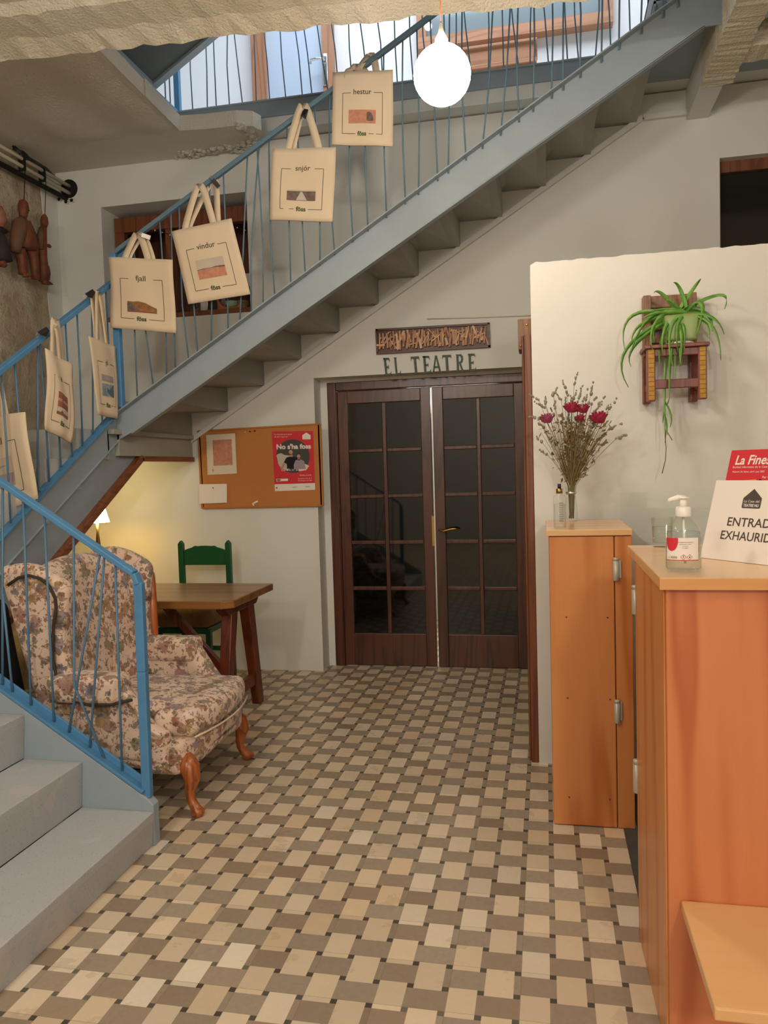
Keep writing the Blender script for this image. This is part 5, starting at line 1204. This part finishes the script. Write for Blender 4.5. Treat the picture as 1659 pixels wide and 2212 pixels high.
# ================================================================== LEFT WALL: PIPES AND PUPPETS
t = thing('conduit_run', 'two pale conduits strapped along the top of the rough left wall', 'pipe', (-3.5, 3.3, 3.65))
MB().tube([(-3.50, YB-.01, 3.688), (-3.50, 1.72, 3.688)], .014, 10).build('conduit', 'pipe', t)
MB().tube([(-3.50, YB-.01, 3.635), (-3.50, 1.72, 3.635)], .014, 10).build('conduit', 'pipe', t)
MB().tube([(-3.53, YB-.01, 3.60), (-3.54, 2.4, 3.59), (-3.54, 1.72, 3.59)], .018, 8).build('cable_tray', 'dark', t)
for y_ in (3.0, 2.78, 2.3): MB().box(-3.53, -3.48, y_-.008, y_+.008, 3.61, 3.71).build('strap', 'dark', t)
t = thing('wall_hole', 'round dark duct opening in the back wall where the conduits enter', 'duct', (-3.505, YB, 3.672))
MB().tube([(-3.505, YB-.012, 3.672), (-3.505, YB+.001, 3.672)], .068, 28).build('duct_mouth', 'dark', t)
for i, (x_, y_) in enumerate(((130, 432), (145, 437), (157, 434))):
    p_ = at(x_, y_, 'y', YB)
    o = tag(MB().tube([p_-V((0, .014, 0)), p_+V((0, .001, 0))], .0175, 14).build('pipe_end', 'pipe'), ['small pipe end under the duct opening, left of its two neighbours', 'small pipe end directly under the duct opening, lowest of the three', 'small pipe end under the duct opening, right of its two neighbours'][i], 'pipe', 'pipe ends below the duct')
    MB().tube([p_-V((0, .016, 0)), p_-V((0, .013, 0))], .0125, 14).build('bore', 'dark', o)
t = thing('cable_bundle', 'tangle of dark cables above the conduits on the left wall', 'cable', (-3.5, 2.9, 3.75))
m = MB()
random.seed(3)
for k in range(5):
    pts_ = [at(30+random.uniform(-4, 4), 318+random.uniform(-3, 6), 'x', -3.52), at(50, 328+random.uniform(-5, 8), 'x', -3.48), at(62, 340+random.uniform(-3, 8), 'x', -3.48), at(100, 365+random.uniform(-3, 3), 'x', -3.5), at(132, 395, 'x', -3.52)]
    m.tube(pts_, .007, 6)
m.ball(at(52, 338, 'x', -3.5), .04, 6, .6, 1.3, .8); m.build('cables', 'blackm', t)

XPUP = -3.50
def pp(x, y, dx=0): return at(x/10.056, 420+y/10.056, 'x', XPUP+dx)
# front puppet
t = thing('marionette', 'carved wooden marionette in a brown coat, the larger hanging on the left wall', 'puppet', pp(520, 700))
m = MB(); m.tube([pp(520, 130), pp(510, 170), pp(505, 260), pp(505, 360), pp(500, 450), pp(495, 530)], [.012, .030, .037, .035, .028, .024], 12)
m.tube([pp(495, 520), pp(480, 600), pp(500, 800), pp(530, 1000), pp(540, 1190)], [.026, .056, .074, .080, .074], 14)
m.tube([pp(400, 600), pp(320, 850), pp(290, 1080), pp(250, 1230)], [.024, .028, .026, .014], 8)
m.tube([pp(600, 600), pp(700, 850), pp(770, 1050), pp(810, 1300)], [.022, .026, .026, .012], 8)
m.tube([pp(580, 300), pp(610, 345), pp(590, 380)], [.006, .012, .006], 6); m.build('body', 'puppet', t)
m = MB(); m.tube([pp(490, 530, .012), pp(430, 640, .016), pp(400, 850, .016), pp(350, 1050, .012), pp(330, 1250, .01)], [.026, .050, .052, .045, .03], 12); m.build('coat', 'puppet2', t)
m = MB(); m.tube([pp(420, 1180), pp(470, 1400), pp(490, 1600), pp(500, 1740)], [.040, .036, .032, .030], 10); m.tube([pp(500, 1720), pp(590, 1745, .02), pp(670, 1760, .04)], [.028, .018, .010], 8); m.build('leg', 'puppet', t)
m = MB(); m.tube([pp(680, 1180), pp(740, 1400), pp(760, 1650), pp(770, 1840)], [.038, .034, .030, .028], 10); m.build('leg', 'puppet', t)
MB().tube([pp(520, 130), at(54, 368, 'x', XPUP), (-3.50, at(54, 368, 'x', XPUP).y, 3.62)], .003, 5).build('string', 'dark', t)
t = thing('marionette', 'slim carved puppet with a pointed foot, nearest the back wall corner', 'puppet', pp(960, 900))
m = MB(); m.tube([pp(970, 440), pp(965, 500), pp(965, 600), pp(955, 700)], [.010, .024, .028, .022], 10)
m.tube([pp(950, 690), pp(930, 900), pp(915, 1200), pp(930, 1350), pp(945, 1650), pp(945, 1890)], [.022, .028, .034, .030, .038, .034], 12)
m.tube([pp(990, 590), pp(1045, 640, .03)], [.009, .004], 6); m.tube([pp(940, 1870), pp(1040, 1920, .02), pp(1150, 1955, .04)], [.032, .018, .004], 8); m.build('body', 'puppet', t)
m = MB(); m.tube([pp(1010, 1560), pp(1020, 1700), pp(1010, 1850)], [.020, .026, .022], 8); m.build('leg', 'puppet', t)
m = MB(); m.tube([pp(895, 720, .01), pp(880, 900, .015), pp(875, 1190, .012)], [.014, .026, .022], 8); m.build('sleeve', 'puppet2', t)
m = MB(); m.ball(pp(1065, 1120), .020, 6, .6, 1.2, .7); m.build('hand', 'puppet', t)
MB().tube([pp(975, 440), at(99, 395, 'x', XPUP), (-3.50, at(99, 395, 'x', XPUP).y, 3.62)], .0025, 5).build('string', 'dark', t)
t = thing('marionette', 'puppet in a dark purple robe cut off by the left photo edge', 'puppet', pp(-60, 900))
m = MB(); m.tube([pp(-30, 250), pp(-10, 400), pp(0, 560), pp(-20, 720)], [.02, .038, .042, .026], 12); m.build('head', mat('puppet_face', '9a6a58', .6, '84503f', 20, 1), t)
m = MB(); m.tube([pp(-40, 800), pp(-30, 1000), pp(-10, 1250), pp(10, 1440)], [.030, .055, .070, .076], 14); m.build('robe', 'puppetd', t)
m = MB(); m.tube([pp(-120, 770), pp(30, 775, .02), pp(130, 800, .02)], [.02, .024, .016], 8); m.build('collar', 'blackm', t)
m = MB(); m.tube([pp(0, 1440), pp(60, 1500), pp(90, 1530, .02)], [.04, .032, .02], 8); m.build('foot', 'puppet', t)
MB().tube([pp(-30, 250), (-3.50, pp(-30, 250).y, 3.62)], .0025, 5).build('string', 'dark', t)

# ================================================================== THINGS IN THE WALL NICHE
def nz(x, y=3.6): return at(x, 650, 'y', y).x
zs = 2.69
for i, x_ in enumerate((418, 432)):
    xx = nz(x_); t = thing('drinking_glass', ['slim glass on the niche sill, left of its twin', 'slim glass on the niche sill, right of its twin'][i], 'glass', (xx, 3.56, zs), 'glasses on the niche sill')
    MB().lathe([(.001, 0), (.022, 0), (.026, .11), (.024, .11), (.020, .008), (.001, .006)], (xx, 3.56, zs+.001), 20).build('glass_body', 'glass', t)
xx = nz(396); tag(bevel(MB().box(xx-.035, xx+.035, 3.54, 3.58, zs+.0005, zs+.022).build('small_box', 'white'), .002), 'small flat white box on the niche sill under the vindur bag', 'box')
xx = nz(463); t = thing('dark_book', 'dark upright box with a white label on the niche sill', 'box', (xx, 3.6, zs)); bevel(MB().box(xx-.05, xx+.05, 3.58, 3.62, zs+.0005, zs+.16).build('box_body', 'blackm', t), .003); MB().box(xx-.015, xx+.035, 3.577, 3.58, zs+.012, zs+.04).build('label_patch', 'white', t); MB().tube([(xx-.05, 3.572, zs+.06), (xx-.045, 3.57, zs+.10), (xx-.05, 3.572, zs+.14)], .005, 6).build('bright_handle', 'whitep', t)
xx = nz(500); t = thing('clay_boat', 'terracotta boat-shaped dish holding a mint green bowl in the niche', 'dish', (xx, 3.58, zs))
MB().rbox(xx-.10, xx+.10, 3.53, 3.63, zs+.001, zs+.06, .03, 4, lambda P: V((P.x, P.y, P.z+.09*abs((P.x-xx)/.1)**3*(1 if P.z > zs+.03 else 0)*(1 if P.x < xx else .35)))).build('dish_body', 'terracotta', t)
MB().lathe([(.001, .05), (.03, .05), (.055, .10), (.052, .10), (.028, .056), (.001, .056)], (xx+.01, 3.58, zs), 20).build('bowl', 'mint', t)
xx = nz(528); t = thing('straw_basket', 'small dark wicker basket at the right end of the niche', 'basket', (xx, 3.6, zs)); MB().lathe([(.001, .0), (.035, .0), (.05, .10), (.045, .10), (.032, .01), (.001, .01)], (xx-.01, 3.6, zs+.001), 16).build('basket_body', 'dryleaf', t)
t = thing('light_string', 'thin wire string of tiny lights along the niche window head', 'lights', (-2.6, 3.48, 3.35))
m = MB(); m2 = MB(); prev = None
pts_ = []
for i in range(15):
    x_ = -2.95+.85*i/14; pts_.append(V((x_, 3.475, 3.32+.025*math.sin(i*1.3)+.012*random.uniform(-1, 1))))
m.tube(pts_, .0018, 5); [m2.ball(p_-V((0, .003, .005)), .005, 5) for p_ in pts_[::1]]
m.build('wire', 'dark', t); m2.build('bulbs', 'whitep', t)
# hanging gallery bulb
bp = at(925, 57, 'y', 4.2)
t = thing('gallery_bulb', 'tiny bright bulb hanging on the gallery above the globe lamp', 'lamp', bp)
MB().ball(bp, .03, 8).build('bulb', mat('white_bulb', 'ffffff', .3, emit='ffffff', estr=6), t); MB().tube([bp+V((0, 0, .02)), bp+V((0, 0, 1.6))], .004, 5).build('cord', 'whitep', t)
